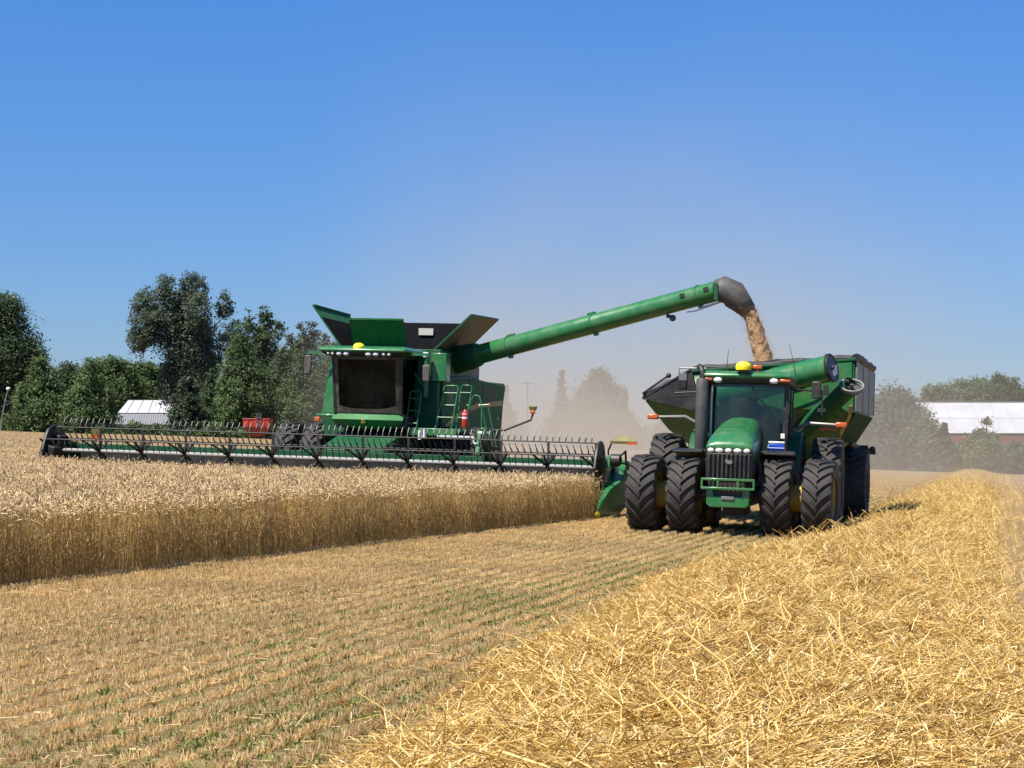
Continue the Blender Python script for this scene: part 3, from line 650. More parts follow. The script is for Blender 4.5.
mb = MB(); [mb.beam((x, 0.52, ze+0.05), (x*0.92, 3.55, zr+0.02), 0.05, 0.03) for x in (-2.4, -1.2, 0, 1.2, 2.4)]; mb.build('roof_seam', GREYM, urf)
mb = MB(); mb.box(-hw+0.3, hw-0.3, 0, 7.4, -0.3, zl-0.02); mb.build('wall', BARNW, bt)
for k in range(7):
    x = -hw+0.9+k*(2*hw-1.8)/6; mb = MB(); mb.box(x-0.25, x+0.25, -0.06, 0.04, zl-1.0, zl-0.25); mb.build('window', BLACK, bt)
Yb = 236; X0 = (916-512)/F*Yb; X1 = (1085-512)/F*Yb; Xm_ = (X0+X1)/2; zb = gz(Xm_, Yb)
bt = thing('long_barn', 'long barn with white metal roof and dark red wall', 'barn', Matrix.Translation((Xm_, Yb, zb)))
hw = (X1-X0)/2; ze = CAMZ+(HY-433.5)/F*Yb-zb; zr = CAMZ+(HY-402.5)/F*(Yb+6)-zb; zs = CAMZ+(HY-446)/F*Yb-zb
mb = MB(); mb.panel([(-hw, -0.1, ze), (hw, -0.1, ze), (hw, 6, zr), (-hw, 6, zr)], 0.12); mb.panel([(-hw, 6, zr), (hw, 6, zr), (hw, 12.5, ze), (-hw, 12.5, ze)], 0.12); rf = mb.build('roof', ROOFW, bt)
SEAM = paint('roof_seam', (0.36, 0.36, 0.375), 0.6)
sl = lambda f, x: (x, -0.1+6.1*f, ze+(zr-ze)*f+0.075)
mb = MB(); mb.beam(sl(0.47, -hw), sl(0.47, hw), 0.10, 0.02)
for k in range(9): x = -hw+0.4+k*(2*hw-0.8)/8+0.6*math.sin(k*2.3); mb.beam(sl(0.01, x), sl(0.985, x), 0.07, 0.02)
mb.build('roof_seam', SEAM, rf)
mb = MB(); mb.beam((-hw, 6, zr+0.1), (hw, 6, zr+0.1), 0.4, 0.12); mb.build('ridge_cap', GREYM, rf)
mb = MB(); mb.box(-hw+0.3, hw-0.3, 0, 12, zs, ze-0.12); mb.prism([(0.02, ze-0.14), (11.98, ze-0.14), (6, zr-0.15)], 'x', -hw+0.32, -hw+0.5); mb.build('upper_wall', BARNRED, bt)
mb = MB(); mb.box(-hw+0.5, hw-0.5, 0.25, 11.8, -0.6, zs-0.01); mb.build('lower_wall', BARNW, bt)
for k in range(10):
    x = -hw+1.2+k*(2*hw-2.4)/9; mb = MB(); mb.box(x, x+0.9, 0.17, 0.24, zs-1.35, zs-0.3); mb.build('window', BLACK, bt)
# utility pole in the dust
Yp = 290; p = at(527.5, 381, Yp); zb = gz(p.x, Yp); t = thing('utility_pole', 'thin utility pole with a crossarm standing in the dust', 'utility pole', Matrix.Translation((p.x, Yp, zb)))
h = p.z-zb; mb = MB(); mb.tube([(0, 0, -0.5), (0, 0, h)], [0.17, 0.11], 8); mb.build('pole', BARK, t)
mb = MB(); mb.beam((-1.1, -0.12, h-0.35), (1.1, -0.12, h-0.35), 0.12, 0.14); mb.build('crossarm', BARK, t)
for x in (-0.95, -0.4, 0.4, 0.95): mb = MB(); mb.lathe([(0, 0.001), (0, 0.06), (0.12, 0.05), (0.2, 0.02), (0.2, 0.001)], (x, -0.12, h-0.27), 'z', 8); mb.build('insulator', WHITE, t)
# pale stand at the far left
p = at(8, 389, 186); zb = gz(p.x-0.6, 186); t = thing('lamp_post', 'slim pale post with a round white head by the left edge', 'lamp post', Matrix.Translation((p.x-0.6, 186, zb)))
h = p.z-zb; mb = MB(); mb.tube([(-0.25, 0, -0.3), (0.1, 0, h*0.55), (0.55, 0, h-0.15)], [0.13, 0.09, 0.06], 8); mb.build('post', GREYM, t)
mb = MB(); mb.ball((0.6, 0, h), (0.22, 0.22, 0.2)); mb.build('lamp_head', WHITE, t)
# red gravity wagon
Yw = 186; p = at(258, 419, Yw); zb = gz(p.x, Yw); t = thing('gravity_wagon', 'red hopper wagon parked beyond the field, left of the combine', 'wagon', Matrix.Translation((p.x, Yw, zb)))
h = p.z-zb; w = 1.27
mb = MB(); mb.loft([[(-0.55, -0.9, h-1.75), (0.55, -0.9, h-1.75), (0.55, 0.9, h-1.75), (-0.55, 0.9, h-1.75)], [(-w, -1.5, h-0.8), (w, -1.5, h-0.8), (w, 1.5, h-0.8), (-w, 1.5, h-0.8)], [(-w, -1.5, h), (w, -1.5, h), (w, 1.5, h), (-w, 1.5, h)]])
for x in (-0.8, 0, 0.8): mb.box(x-0.04, x+0.04, -1.56, -1.5, h-0.8, h-0.02)
mb.box(-w-0.05, w+0.05, -1.57, 1.57, h-0.06, h+0.02); mb.build('hopper', REDS, t, bevel=0.02)
mb = MB(); mb.beam((-0.7, -1.2, h-1.85), (-0.7, 1.4, h-1.85), 0.14, 0.16); mb.beam((0.7, -1.2, h-1.85), (0.7, 1.4, h-1.85), 0.14, 0.16); mb.beam((-0.9, -1.0, h-2.1), (0.9, -1.0, h-2.1), 0.12, 0.12); mb.beam((-0.9, 1.1, h-2.1), (0.9, 1.1, h-2.1), 0.12, 0.12)
for x in (-0.7, 0.7): mb.beam((x, -1.0, h-2.1), (x, -1.0, h-1.8), 0.1, 0.1); mb.beam((x, 1.1, h-2.1), (x, 1.1, h-1.8), 0.1, 0.1)
mb.build('frame', BLACKM, t)
for x in (-0.95, 0.95):
    for y in (-1.0, 1.1):
        mb = MB(); mb.lathe([(-0.12, 0.22), (-0.13, 0.42), (-0.08, 0.48), (0.08, 0.48), (0.13, 0.42), (0.12, 0.22)], (x, y, 0.48), 'x', 20, 0); mb.lathe([(-0.06, 0.001), (-0.06, 0.23), (0.06, 0.23), (0.06, 0.001)], (x, y, 0.48), 'x', 16, 1); mb.build('wheel', [RUBBER, WHITE], t)
mb = MB(); mb.tube([(0.1, -1.55, h-0.9), (0.1, -1.62, h+0.5), (0.5, -1.62, h+0.55), (0.5, -1.55, h-0.9)], 0.035, 6); [mb.tube([(0.1, -1.6, h+z), (0.5, -1.6, h+z)], 0.025, 6) for z in (-0.6, -0.25, 0.1, 0.35)]; mb.build('ladder', GREYM, t)
# white van behind the hedge
Yv = 200; p = at(208, 423.3, Yv); zb = gz(p.x, Yv); t = thing('van', 'white van whose roof just shows above the low hedge', 'van', Matrix.Translation((p.x, Yv, zb)) @ Matrix.Rotation(R(25), 4, 'Z')); h = p.z-zb
mb = MB(); mb.prism([(-2.6, 0.45), (2.5, 0.45), (2.5, h-0.1), (2.3, h), (-1.2, h), (-1.7, h*0.62), (-2.5, h*0.50), (-2.6, h*0.40)], 'x', -0.95, 0.95); mb.build('body', WHITE, t, bevel=0.06)
mb = MB(); mb.panel([(-0.82, -1.29, h-0.12), (0.82, -1.29, h-0.12), (0.85, -1.74, h*0.64), (-0.85, -1.74, h*0.64)], 0.03); mb.build('windscreen', GLASSD, t)
for s in (-1, 1): mb = MB(); mb.prism([(-1.45, h*0.64), (-1.1, h-0.25), (-0.3, h-0.25), (-0.3, h*0.64)], 'x', s*0.955-0.01, s*0.955+0.01); mb.build('side_window', BLACK, t)
for x in (-0.85, 0.85):
    for y in (-1.75, 1.55): mb = MB(); mb.lathe([(-0.1, 0.001), (-0.11, 0.3), (-0.06, 0.36), (0.06, 0.36), (0.11, 0.3), (0.1, 0.001)], (x, y, 0.36), 'x', 18); mb.build('wheel', RUBBER, t)
# ------------------------------------------------------------------ wheels
def tyre_mb(Rr, w, rr, nl, lh=0.05):
    mb = MB(); h = w/2; R0 = Rr-lh
    crown = lambda a: R0-0.035*(abs(a)/h)**2.2*Rr/0.8*0.8      # carcass radius across the tread
    prof = [(-h*0.72, rr), (-h*0.92, rr+0.03), (-h*1.02, rr+(R0-rr)*0.35), (-h*1.03, rr+(R0-rr)*0.6), (-h*0.98, crown(h)-0.05), (-h*0.90, crown(h*0.9))]
    prof += [(h*t, crown(h*t)) for t in (-0.6, -0.3, 0, 0.3, 0.6)] + [(-a, r) for a, r in prof[5::-1]]
    mb.lathe(prof, ax='x', n=56)
    pitch = 2*PI/nl
    for s in (-1, 1):
        for k in range(nl):
            t0 = k*pitch+(pitch/2 if s > 0 else 0)
            L = []
            for q in range(6):
                f = q/5; a = s*(-0.02+f*1.0)*h; dt = (0.95*f**0.85)*pitch*1.25
                wd = (0.030+0.022*f)*1.0           # half width of the lug along the circumference, metres
                rt = Rr-0.022*f*f-0.02*max(0, f-0.85)/0.15; rb = crown(abs(a))-0.012
                if q == 5: rb -= 0.03; a = s*h*1.0
                L.append((a, t0+dt, wd/Rr, rb, rt))
            vs = []; fs = []
            for a, t, dw, rb, rt in L:
                for tt, r in ((t-dw*1.35, rb), (t+dw*1.35, rb), (t+dw*0.8, rt), (t-dw*0.8, rt)): vs.append((a, -r*math.cos(tt), r*math.sin(tt)))
            for q in range(5):
                for e in range(4): fs.append((q*4+e, q*4+(e+1) % 4, q*4+4+(e+1) % 4, q*4+4+e))
            fs += [(3, 2, 1, 0), (20, 21, 22, 23)]
            mb.add(vs, fs)
    return mb
def rim_mb(w, rr, dish=0.0, hub=0.22, out=1):
    """rim barrel with a dished disc; dish = axial place of the disc, out = side that shows bolts"""
    mb = MB(); h = w*0.40
    mb.lathe([(-h, rr+0.035), (-h, rr-0.005), (-h*0.8, rr-0.03), (h*0.8, rr-0.03), (h, rr-0.005), (h, rr+0.035), (h*0.95, rr+0.03), (h*0.7, rr-0.0), (-h*0.7, rr-0.0), (-h*0.95, rr+0.03)], ax='x', n=40, closed=True)
    mb.lathe([(dish-0.015, 0.001), (dish-0.015, hub), (dish-0.05, rr*0.72), (dish-0.02, rr-0.02), (dish+0.01, rr-0.02), (dish-0.02, rr*0.72), (dish+0.015, hub), (dish+0.015, 0.001)], ax='x', n=40)
    mb.lathe([(dish, 0.001), (dish, hub*0.72), (dish+0.10*out, hub*0.66), (dish+0.12*out, hub*0.5), (dish+0.12*out, 0.001)], ax='x', n=24)
    for k in range(10):
        a = 2*PI*k/10; mb.lathe([(dish+0.005*out, 0.001), (dish+0.005*out, 0.022), (dish+0.045*out, 0.022), (dish+0.045*out, 0.001)], (0, -hub*0.86*math.cos(a), hub*0.86*math.sin(a)), 'x', 6)
    return mb
def wheel_proto(Rr, w, rr, nl, rimmat, dish=0.05):
    tm = tyre_mb(Rr, w, rr, nl).build('tyre', RUBBER, smooth=40).data; rm = rim_mb(w, rr, dish).build('rim', rimmat, smooth=40).data
    for o in list(bpy.data.objects):
        if o.data in (tm, rm): bpy.data.objects.remove(o)
    return tm, rm
def wheel(proto, parent, x, y, z, flip=False, spin=0.0):
    w = sub('wheel', parent, (x, y, z), (spin, 0, 0))
    for nm, me in zip(('tyre', 'rim'), proto):
        o = bpy.data.objects.new(nm, me); COL.objects.link(o); o.parent = w
        if nm == 'rim' and flip: o.rotation_euler = (0, 0, PI)
    return w
FRONT_W = wheel_proto(0.82, 0.60, 0.44, 20, YELLOW); REAR_W = wheel_proto(1.06, 0.64, 0.64, 24, YELLOW)
CART_W = wheel_proto(0.95, 0.74, 0.42, 22, BLACKM); COMB_W = wheel_proto(1.08, 0.62, 0.54, 22, YELLOW)

# ------------------------------------------------------------------ tractor
TM = ground_frame(4.55, 39.35, 12.2)
T = thing('tractor', 'large green tractor on dual wheels facing the camera, pulling the grain cart', 'tractor', TM)
k_ = 0
for x in (-1.79, -0.95, 0.95, 1.79):
    k_ += 1
    fw_ = wheel(FRONT_W, T, x, 0, 0.80, x < 0, 0.07*k_); fw_.rotation_euler = (0.07*k_, 0, R(-4.5)); wheel(REAR_W, T, x*0.99, 3.05, 1.03, x < 0, 0.11*k_)
for y, z, r in ((0, 0.80, 0.28), (3.05, 1.03, 0.33)):
    for s in (-1, 1): mb = MB(); mb.lathe([(s*1.02, 0.001), (s*1.02, r), (s*1.14, r*0.99), (s*1.68, r*0.99), (s*1.80, r), (s*1.80, 0.001)], (0, y, z), 'x', 28); mb.build('dual_spacer', YELLOW, T)

mb = MB(); mb.box(-0.30, 0.30, -0.75, 3.9, 0.62, 1.22); mb.beam((-1.0, 0, 0.80), (1.0, 0, 0.80), 0.24, 0.26); mb.beam((-1.0, 3.05, 1.03), (1.0, 3.05, 1.03), 0.42, 0.42)
mb.box(-0.42, 0.42, -0.6, 1.5, 1.0, 1.45); mb.box(-0.24, 0.24, 0.2, 1.4, 0.40, 0.65)
for s in (-1, 1): mb.tube([(s*0.30, -0.15, 0.95), (s*0.66, -0.22, 0.80)], 0.05, 8); mb.tube([(s*0.3, 0.3, 0.75), (s*0.7, 0.22, 0.85)], 0.035, 8)
mb.build('chassis', BLACKM, T, bevel=0.02)
def hood_sec(y, hw, zt, zb, rc):
    pts = [(-hw, y, zb), (-hw, y, zt-rc)]
    for k in range(1, 8):
        a = PI-(PI*k/8)
        pts.append((math.copysign(abs(math.cos(a))**0.62, math.cos(a))*hw, y, zt-rc+rc*abs(math.sin(a))**0.80))
    pts += [(hw, y, zt-rc), (hw, y, zb)]
    return pts
mb = MB(); mb.loft([hood_sec(-1.06, 0.46, 1.83, 1.80, 0.02), hood_sec(-1.04, 0.475, 1.90, 1.74, 0.10), hood_sec(-0.92, 0.485, 2.00, 1.60, 0.20), hood_sec(-0.55, 0.485, 2.13, 1.50, 0.28), hood_sec(0.1, 0.47, 2.27, 1.46, 0.34), hood_sec(0.8, 0.445, 2.39, 1.44, 0.38), hood_sec(1.50, 0.42, 2.46, 1.44, 0.40)])
hood = mb.build('hood', GREEN, T, smooth=50)
mb = MB(); mb.loft([hood_sec(1.502, 0.40, 2.44, 1.3, 0.4), hood_sec(1.58, 0.46, 2.40, 1.3, 0.38)]); mb.build('rear_shroud', BLACK, hood, smooth=50)
mb = MB()
for s in (-1, 1): mb.box(s*0.478-0.012, s*0.478+0.012, -0.85, 0.9, 1.22, 1.50)
mb.box(-0.46, 0.46, -0.9, 1.48, 1.12, 1.47); sp = mb.build('side_screen', BLACK, T, bevel=0.01)
# black nose with slatted grille and a band of five lamps
mb = MB(); mb.box(-0.47, 0.47, -1.03, -0.80, 1.13, 1.80); mb.build('nose_panel', BLACK, T, bevel=0.03)
mb = MB()
for k in range(10):
    x = -0.40+k*0.80/9; mb.box(x-0.020, x+0.020, -1.085, -1.03, 1.17, 1.66)
mb.box(-0.45, 0.45, -1.075, -1.03, 1.655, 1.685); mb.box(-0.45, 0.45, -1.075, -1.03, 1.145, 1.175); gr = mb.build('grille', BLACKM, T, bevel=0.008)
mb = MB(); mb.prism([(-0.075, 1.50), (-0.02, 1.475), (0.03, 1.47), (0.075, 1.50), (0.06, 1.56), (0.02, 1.545), (-0.03, 1.555), (-0.065, 1.585)], 'y', -1.098, -1.086); mb.build('emblem', GREYM, gr)
for x, rx in ((-0.375, 0.072), (-0.205, 0.088), (-0.02, 0.075), (0.165, 0.088), (0.35, 0.072)):
    mb = MB(); mb.ball((x, -1.03, 1.745), (rx, 0.045, 0.058), 16); h_ = mb.build('headlight', LENS, T, smooth=60)
    mb = MB(); mb.torus((x, -1.035, 1.745), (1, 0, 0), (0, 0, 1), rx*1.04, 0.012); mb.build('bezel', BLACK, h_)
mb = MB()
mb.box(-0.54, 0.54, -1.24, -1.17, 1.135, 1.185); mb.box(-0.54, 0.54, -1.24, -1.17, 0.955, 1.005)
for x in (-0.52, -0.20, 0.20, 0.52): mb.box(x-0.022, x+0.022, -1.235, -1.165, 1.0, 1.14)
for s in (-1, 1): mb.box(s*0.30-0.03, s*0.30+0.03, -1.18, -0.8, 0.98, 1.16)
mb.build('front_bumper', GREEN, T, bevel=0.008)
mb = MB(); mb.prism([(-0.43, 0.98), (-0.43, 0.66), (-0.36, 0.60), (0.36, 0.60), (0.43, 0.66), (0.43, 0.98), (0.30, 0.98), (0.28, 0.82), (-0.28, 0.82), (-0.30, 0.98)], 'y', -1.16, -0.72); mb.build('weight_bracket', GREEN, T, bevel=0.015)
mb = MB(); mb.box(-0.29, 0.29, -1.05, -0.8, 0.80, 1.12)
for k in range(6): x = -0.22+k*0.088; mb.box(x-0.014, x+0.014, -1.075, -1.04, 0.83, 1.10)
mb.build('lower_grille', BLACKM, T)
mb = MB(); mb.box(-0.13, 0.13, -1.185, -1.16, 0.76, 0.82); mb.build('plate', GREYM, T, bevel=0.004)
# front fenders
for s in (-1, 1):
    mb = MB(); secs = []
    for k in range(9):
        a = R(70+k*7.0); rO = 0.965; secs.append([(s*0.64, -rO*math.cos(a), 0.80+rO*math.sin(a)), (s*1.24, -rO*math.cos(a), 0.80+rO*math.sin(a)), (s*1.26, -(rO-0.05)*math.cos(a), 0.80+(rO-0.05)*math.sin(a)), (s*0.64, -(rO-0.03)*math.cos(a), 0.80+(rO-0.03)*math.sin(a))])
    mb.loft(secs); mb.beam((s*0.5, 0.0, 1.72), (s*0.9, 0.0, 1.74), 0.1, 0.05); mb.build('front_fender', BLACK, T, bevel=0.008)
# cab
cx = 0.07; CW = 0.90
mb = MB(); mb.box(cx-0.86, cx+0.86, 1.62, 3.30, 1.30, 1.62); mb.box(cx-0.80, cx+0.80, 3.0, 3.34, 1.6, 2.3); mb.build('cab_floor', BLACKM, T, bevel=0.02)
pil = MB()
for s in (-1, 1):
    pil.beam((cx+s*0.83, 1.62, 1.5), (cx+s*0.87, 1.66, 3.24), 0.11, 0.09); pil.beam((cx+s*0.87, 2.55, 1.6), (cx+s*0.88, 2.55, 3.24), 0.06, 0.07); pil.beam((cx+s*0.85, 3.3, 1.6), (cx+s*0.86, 3.3, 3.24), 0.09, 0.09)
pil.beam((cx-0.86, 1.64, 3.20), (cx+0.86, 1.64, 3.20), 0.07, 0.10); pil.beam((cx-0.86, 3.3, 3.2), (cx+0.86, 3.3, 3.2), 0.07, 0.1); pil.beam((cx-0.83, 1.62, 1.62), (cx+0.83, 1.62, 1.62), 0.06, 0.10)
cab = pil.build('cab_frame', BLACK, T, bevel=0.012)
mb = MB(); secs = []
for k in range(9):
    f = -1+2*k/8; y = 1.545+0.07*f*f; secs.append([(cx+f*0.80, y, 1.68), (cx+f*0.82, y+0.03, 3.16), (cx+f*0.82, y+0.042, 3.16), (cx+f*0.80, y+0.012, 1.68)])
mb.loft(secs); mb.build('windscreen', GLASS, cab, smooth=60)
for s in (-1, 1):
    for y0, y1 in ((1.70, 2.51), (2.60, 3.25)): mb = MB(); mb.panel([(cx+s*0.875, y0, 1.66), (cx+s*0.875, y1, 1.66), (cx+s*0.885, y1, 3.16), (cx+s*0.885, y0, 3.16)], 0.01); mb.build('side_window', GLASS, cab)
mb = MB(); mb.panel([(cx-0.8, 3.33, 2.3), (cx+0.8, 3.33, 2.3), (cx+0.8, 3.33, 3.14), (cx-0.8, 3.33, 3.14)], 0.01); mb.build('rear_window', GLASS, cab)
mb = MB(); mb.tube([(cx+0.10, 1.50, 3.16), (cx+0.22, 1.49, 2.95), (cx+0.52, 1.515, 2.62)], 0.012, 6); mb.tube([(cx+0.18, 1.50, 3.0), (cx+0.57, 1.51, 2.55)], 0.010, 6); mb.build('wiper', BLACK, cab)
rs = lambda z, g, gy: [(cx-0.98+g, 1.36+gy, z), (cx+0.98-g, 1.36+gy, z), (cx+0.98-g, 3.42-g, z), (cx-0.98+g, 3.42-g, z)]
mb = MB(); mb.loft([rs(3.30, 0.02, 0.02), rs(3.36, 0, 0), rs(3.42, 0.04, 0.06), rs(3.455, 0.16, 0.22)]); rf = mb.build('roof', GREEN, T, bevel=0.03, seg=3)
mb = MB(); mb.loft([rs(3.19, 0.08, 0.14), rs(3.30, 0.03, 0.03)]); mb.build('roof_underside', BLACK, T, bevel=0.02)
for s in (-1, 1):
    mb = MB(); mb.ball((cx+s*0.60, 1.40, 3.245), (0.095, 0.05, 0.062), 16); mb.build('work_light', LENS, T, smooth=60)
    mb = MB(); mb.box(cx+s*0.83-0.115, cx+s*0.83+0.115, 1.385, 1.45, 3.225, 3.295); mb.build('turn_signal', ORANGE, T, bevel=0.02)
mb = MB(); mb.lathe([(0, 0.001), (0, 0.165), (0.07, 0.175), (0.13, 0.155), (0.175, 0.09), (0.185, 0.001)], (cx-0.06, 1.42, 3.47), 'z', 24); mb.build('receiver_dome', YELLOW_B, T, smooth=50)
mb = MB(); mb.box(cx-0.16, cx+0.06, 1.40, 1.56, 3.30, 3.472); mb.build('receiver_bracket', BLACK, T, bevel=0.01)
mb = MB(); mb.box(cx+0.13, cx+0.33, 1.44, 1.56, 3.50, 3.59); mb.beam((cx+0.23, 1.5, 3.40), (cx+0.23, 1.5, 3.51), 0.06, 0.06); mb.build('beacon', ORANGE, T, bevel=0.02)
for x, y, h, l in ((cx-0.48, 2.0, 0.52, 0.03), (cx+0.95, 3.0, 0.72, -0.16)): mb = MB(); mb.tube([(x, y, 3.40), (x+l*0.4, y, 3.40+h*0.5), (x+l, y, 3.42+h)], [0.012, 0.008, 0.005], 6); mb.build('antenna', BLACK, T)
# inside the cab
mb = MB(); mb.box(cx-0.27, cx+0.27, 2.35, 2.85, 1.62, 2.05); mb.loft([[(cx-0.26, 2.78, 2.0), (cx+0.26, 2.78, 2.0), (cx+0.26, 2.95, 2.0), (cx-0.26, 2.95, 2.0)], [(cx-0.24, 2.88, 2.75), (cx+0.24, 2.88, 2.75), (cx+0.24, 3.0, 2.75), (cx-0.24, 3.0, 2.75)]]); mb.box(cx-0.13, cx+0.13, 2.9, 3.0, 2.74, 2.93); mb.build('seat', SEAT, T, bevel=0.04)
mb = MB(); mb.torus((cx, 2.05, 2.30), (1, 0, 0), (0, 0.5, 0.8), 0.21, 0.018); mb.tube([(cx, 1.85, 1.7), (cx, 2.05, 2.28)], 0.05, 8); mb.tube([(cx-0.2, 2.05, 2.30), (cx+0.2, 2.05, 2.30)], 0.015, 6); mb.build('steering_wheel', BLACK, T)
mb = MB(); mb.box(cx-0.33, cx+0.33, 1.66, 1.95, 1.6, 2.02); mb.box(cx+0.35, cx+0.72, 2.2, 2.9, 1.62, 2.2); mb.box(cx+0.42, cx+0.62, 1.95, 2.03, 2.3, 2.5); mb.build('console', BLACK, T, bevel=0.03)
# exhaust stack
mb = MB(); ex = (-0.86, 1.42); mb.lathe([(1.72, 0.001), (1.72, 0.12), (1.78, 0.140), (3.22, 0.140), (3.27, 0.12), (3.27, 0.001)], (ex[0], ex[1], 0), 'z', 24)
mb.tube([(ex[0], ex[1], 1.2), (ex[0], ex[1], 1.75)], 0.08, 12); es = mb.build('exhaust_stack', CHAR, T, smooth=50)
mb = MB(); mb.tube([(ex[0], ex[1], 3.25), (ex[0], ex[1], 3.40), (ex[0]-0.05, ex[1]+0.06, 3.50), (ex[0]-0.10, ex[1]+0.16, 3.53)], 0.068, 12, cap=False); mb.build('exhaust_tip', BLACK, es, smooth=50)
mb = MB(); mb.tube([(ex[0]+0.19, 1.50, 1.9), (ex[0]+0.19, 1.5, 2.75), (ex[0]+0.20, 1.50, 3.12)], 0.028, 8); mb.build('grab_rail', STEEL, T)
for s in (-1, 1): mb = MB(); mb.box(cx+s*0.82-0.06, cx+s*0.82+0.06, 1.50, 1.57, 2.02, 2.13); mb.build('cowl_light', LENS, T, bevel=0.012)
# mirrors
for s, x, z0, z1, y in ((-1, -1.33, 3.03, 3.40, 1.75), (1, 1.55, 2.90, 3.28, 1.8)):
    mb = MB(); mb.box(x-0.10, x+0.10, y-0.04, y+0.05, z0, z1); mir = mb.build('mirror', BLACK, T, bevel=0.03)
    mb = MB()
    if s < 0: mb.tube([(cx-0.9, 1.7, 3.50), (x-0.08, y, 3.50), (x-0.08, y, z1-0.08)], 0.018, 8); mb.box(x-0.085, x+0.085, y-0.048, y-0.04, z0+0.2, z1-0.03)
    else:
        mb.tube([(cx+0.88, 1.75, 3.10), (x+0.12, y+0.03, 3.06), (x+0.12, y+0.03, 2.55)], 0.022, 8); mb.tube([(x+0.12, y+0.02, 3.06), (x, y+0.06, 3.06)], 0.025, 8); mb.box(x+0.14, x+0.26, y-0.02, y+0.06, 2.98, 3.20); mb.box(x+0.03, x+0.2, y, y+0.06, 2.62, 2.70)
    mb.build('mirror_arm', GREYM if s < 0 else BLACK, mir)
# rear fenders and width lamps
for s in (-1, 1):
    mb = MB(); secs = []
    for k in range(13):
        a = R(18+k*11.5); rO = 1.17; q = lambda r: (-r*math.cos(a)+3.05, 1.03+r*math.sin(a))
        secs.append([(s*0.62, *q(rO)), (s*1.20, *q(rO)), (s*1.23, *q(rO-0.07)), (s*1.20, *q(rO-0.03)), (s*0.62, *q(rO-0.03))])
    mb.loft(secs)
    mb.prism([(2.0, 1.2), (2.05, 1.85), (2.6, 2.15), (3.4, 2.15), (3.4, 1.4)], 'x', s*0.60-0.02, s*0.60+0.02); fen = mb.build('rear_fender', GREEN_DARK, T, bevel=0.006)
    mb = MB(); zz = 2.43 if s < 0 else 2.36; mb.tube([(s*1.05, 2.55, zz-0.14), (s*1.35, 2.5, zz+0.02), (s*1.95, 2.45, zz)], [0.05, 0.045, 0.035], 8); mb.build('lamp_arm', GREYM, fen, smooth=60)
    mb = MB(); mb.box(s*2.06-0.12, s*2.06+0.12, 2.38, 2.50, zz-0.055, zz+0.06); mb.build('width_lamp', ORANGE, fen, bevel=0.025)
# steps, tank and deck on the near side
mb = MB(); mb.box(0.50, 0.98, 0.95, 1.58, 1.66, 1.71); mb.box(0.55, 0.95, 1.55, 1.75, 0.5, 1.7)
for k in range(4): mb.box(0.62, 1.02, 1.30-0.03*k, 1.55, 0.55+0.30*k, 0.59+0.30*k)
mb.box(-0.95, -0.45, 1.0, 2.6, 0.75, 1.62); mb.box(0.45, 0.85, 1.6, 2.6, 0.7, 1.4); mb.build('step_deck', BLACKM, T, bevel=0.015)
mb = MB(); mb.tube([(0.97, 1.0, 1.7), (0.97, 0.98, 2.35), (0.97, 1.5, 2.4)], 0.018, 8); mb.build('handrail', BLACK, T)
mb = MB(); mb.box(-0.08, 0.08, 3.7, 4.75, 0.50, 0.58); mb.box(-0.35, 0.35, 3.7, 4.1, 0.55, 1.3); mb.build('drawbar', BLACKM, T, bevel=0.01)
# cool box carried on the deck
cb = thing('cool_box', 'blue cool box with a white lid on the tractor deck beside the hood', 'cool box', TM @ Matrix.Translation((0.78, 1.24, 1.712)) @ Matrix.Scale(0.78, 4))
mb = MB(); mb.loft([[(-0.19, -0.14, 0), (0.19, -0.14, 0), (0.19, 0.14, 0), (-0.19, 0.14, 0)], [(-0.22, -0.16, 0.26), (0.22, -0.16, 0.26), (0.22, 0.16, 0.26), (-0.22, 0.16, 0.26)]]); mb.build('body', BLUE, cb, bevel=0.02)
mb = MB(); mb.box(-0.225, 0.225, -0.165, 0.165, 0.262, 0.32); mb.build('lid', WHITE, cb, bevel=0.018)
mb = MB(); mb.tube([(-0.232, -0.02, 0.22), (-0.24, -0.17, 0.14), (0.24, -0.17, 0.14), (0.232, -0.02, 0.22)], 0.010, 6); mb.build('handle', WHITE, cb)

# ------------------------------------------------------------------ grain cart
GM = ground_frame(5.50, 45.2, 14.3)
G = thing('grain_cart', 'big green grain cart hitched behind the tractor, being filled with grain', 'grain cart', GM)
for x in (-2.25, 2.33): wheel(CART_W, G, x, 2.75, 0.93, x < 0, 0.2)
LEN = 6.7
# hopper: top rim, side break, floor; left side flares lower than the right
def cs(z, xl, xr, y0, y1): return [(xl, y0, z), (xr, y0, z), (xr, y1, z), (xl, y1, z)]
mb = MB()
A = [(-1.35, 0, 3.58), (2.50, 0, 3.93), (2.50, LEN, 3.93), (-1.35, LEN, 3.58)]
B = [(-2.45, 0, 2.86), (2.50, 0, 2.72), (2.50, LEN, 2.72), (-2.45, LEN, 2.86)]
C_ = [(-1.95, 0.55, 2.18), (2.12, 0.55, 2.02), (2.12, LEN-0.6, 2.02), (-1.95, LEN-0.6, 2.18)]
D = [(-0.6, 1.7, 1.15), (0.7, 1.7, 1.15), (0.7, LEN-1.8, 1.15), (-0.6, LEN-1.8, 1.15)]
mb.loft([D, C_, B, A], cap=False); mb.add(D, [(3, 2, 1, 0)])
hop = mb.build('hopper', GREEN_CART, G, smooth=20); sm = hop.modifiers.new('sheet', 'SOLIDIFY'); sm.thickness = 0.05; sm.offset = -1
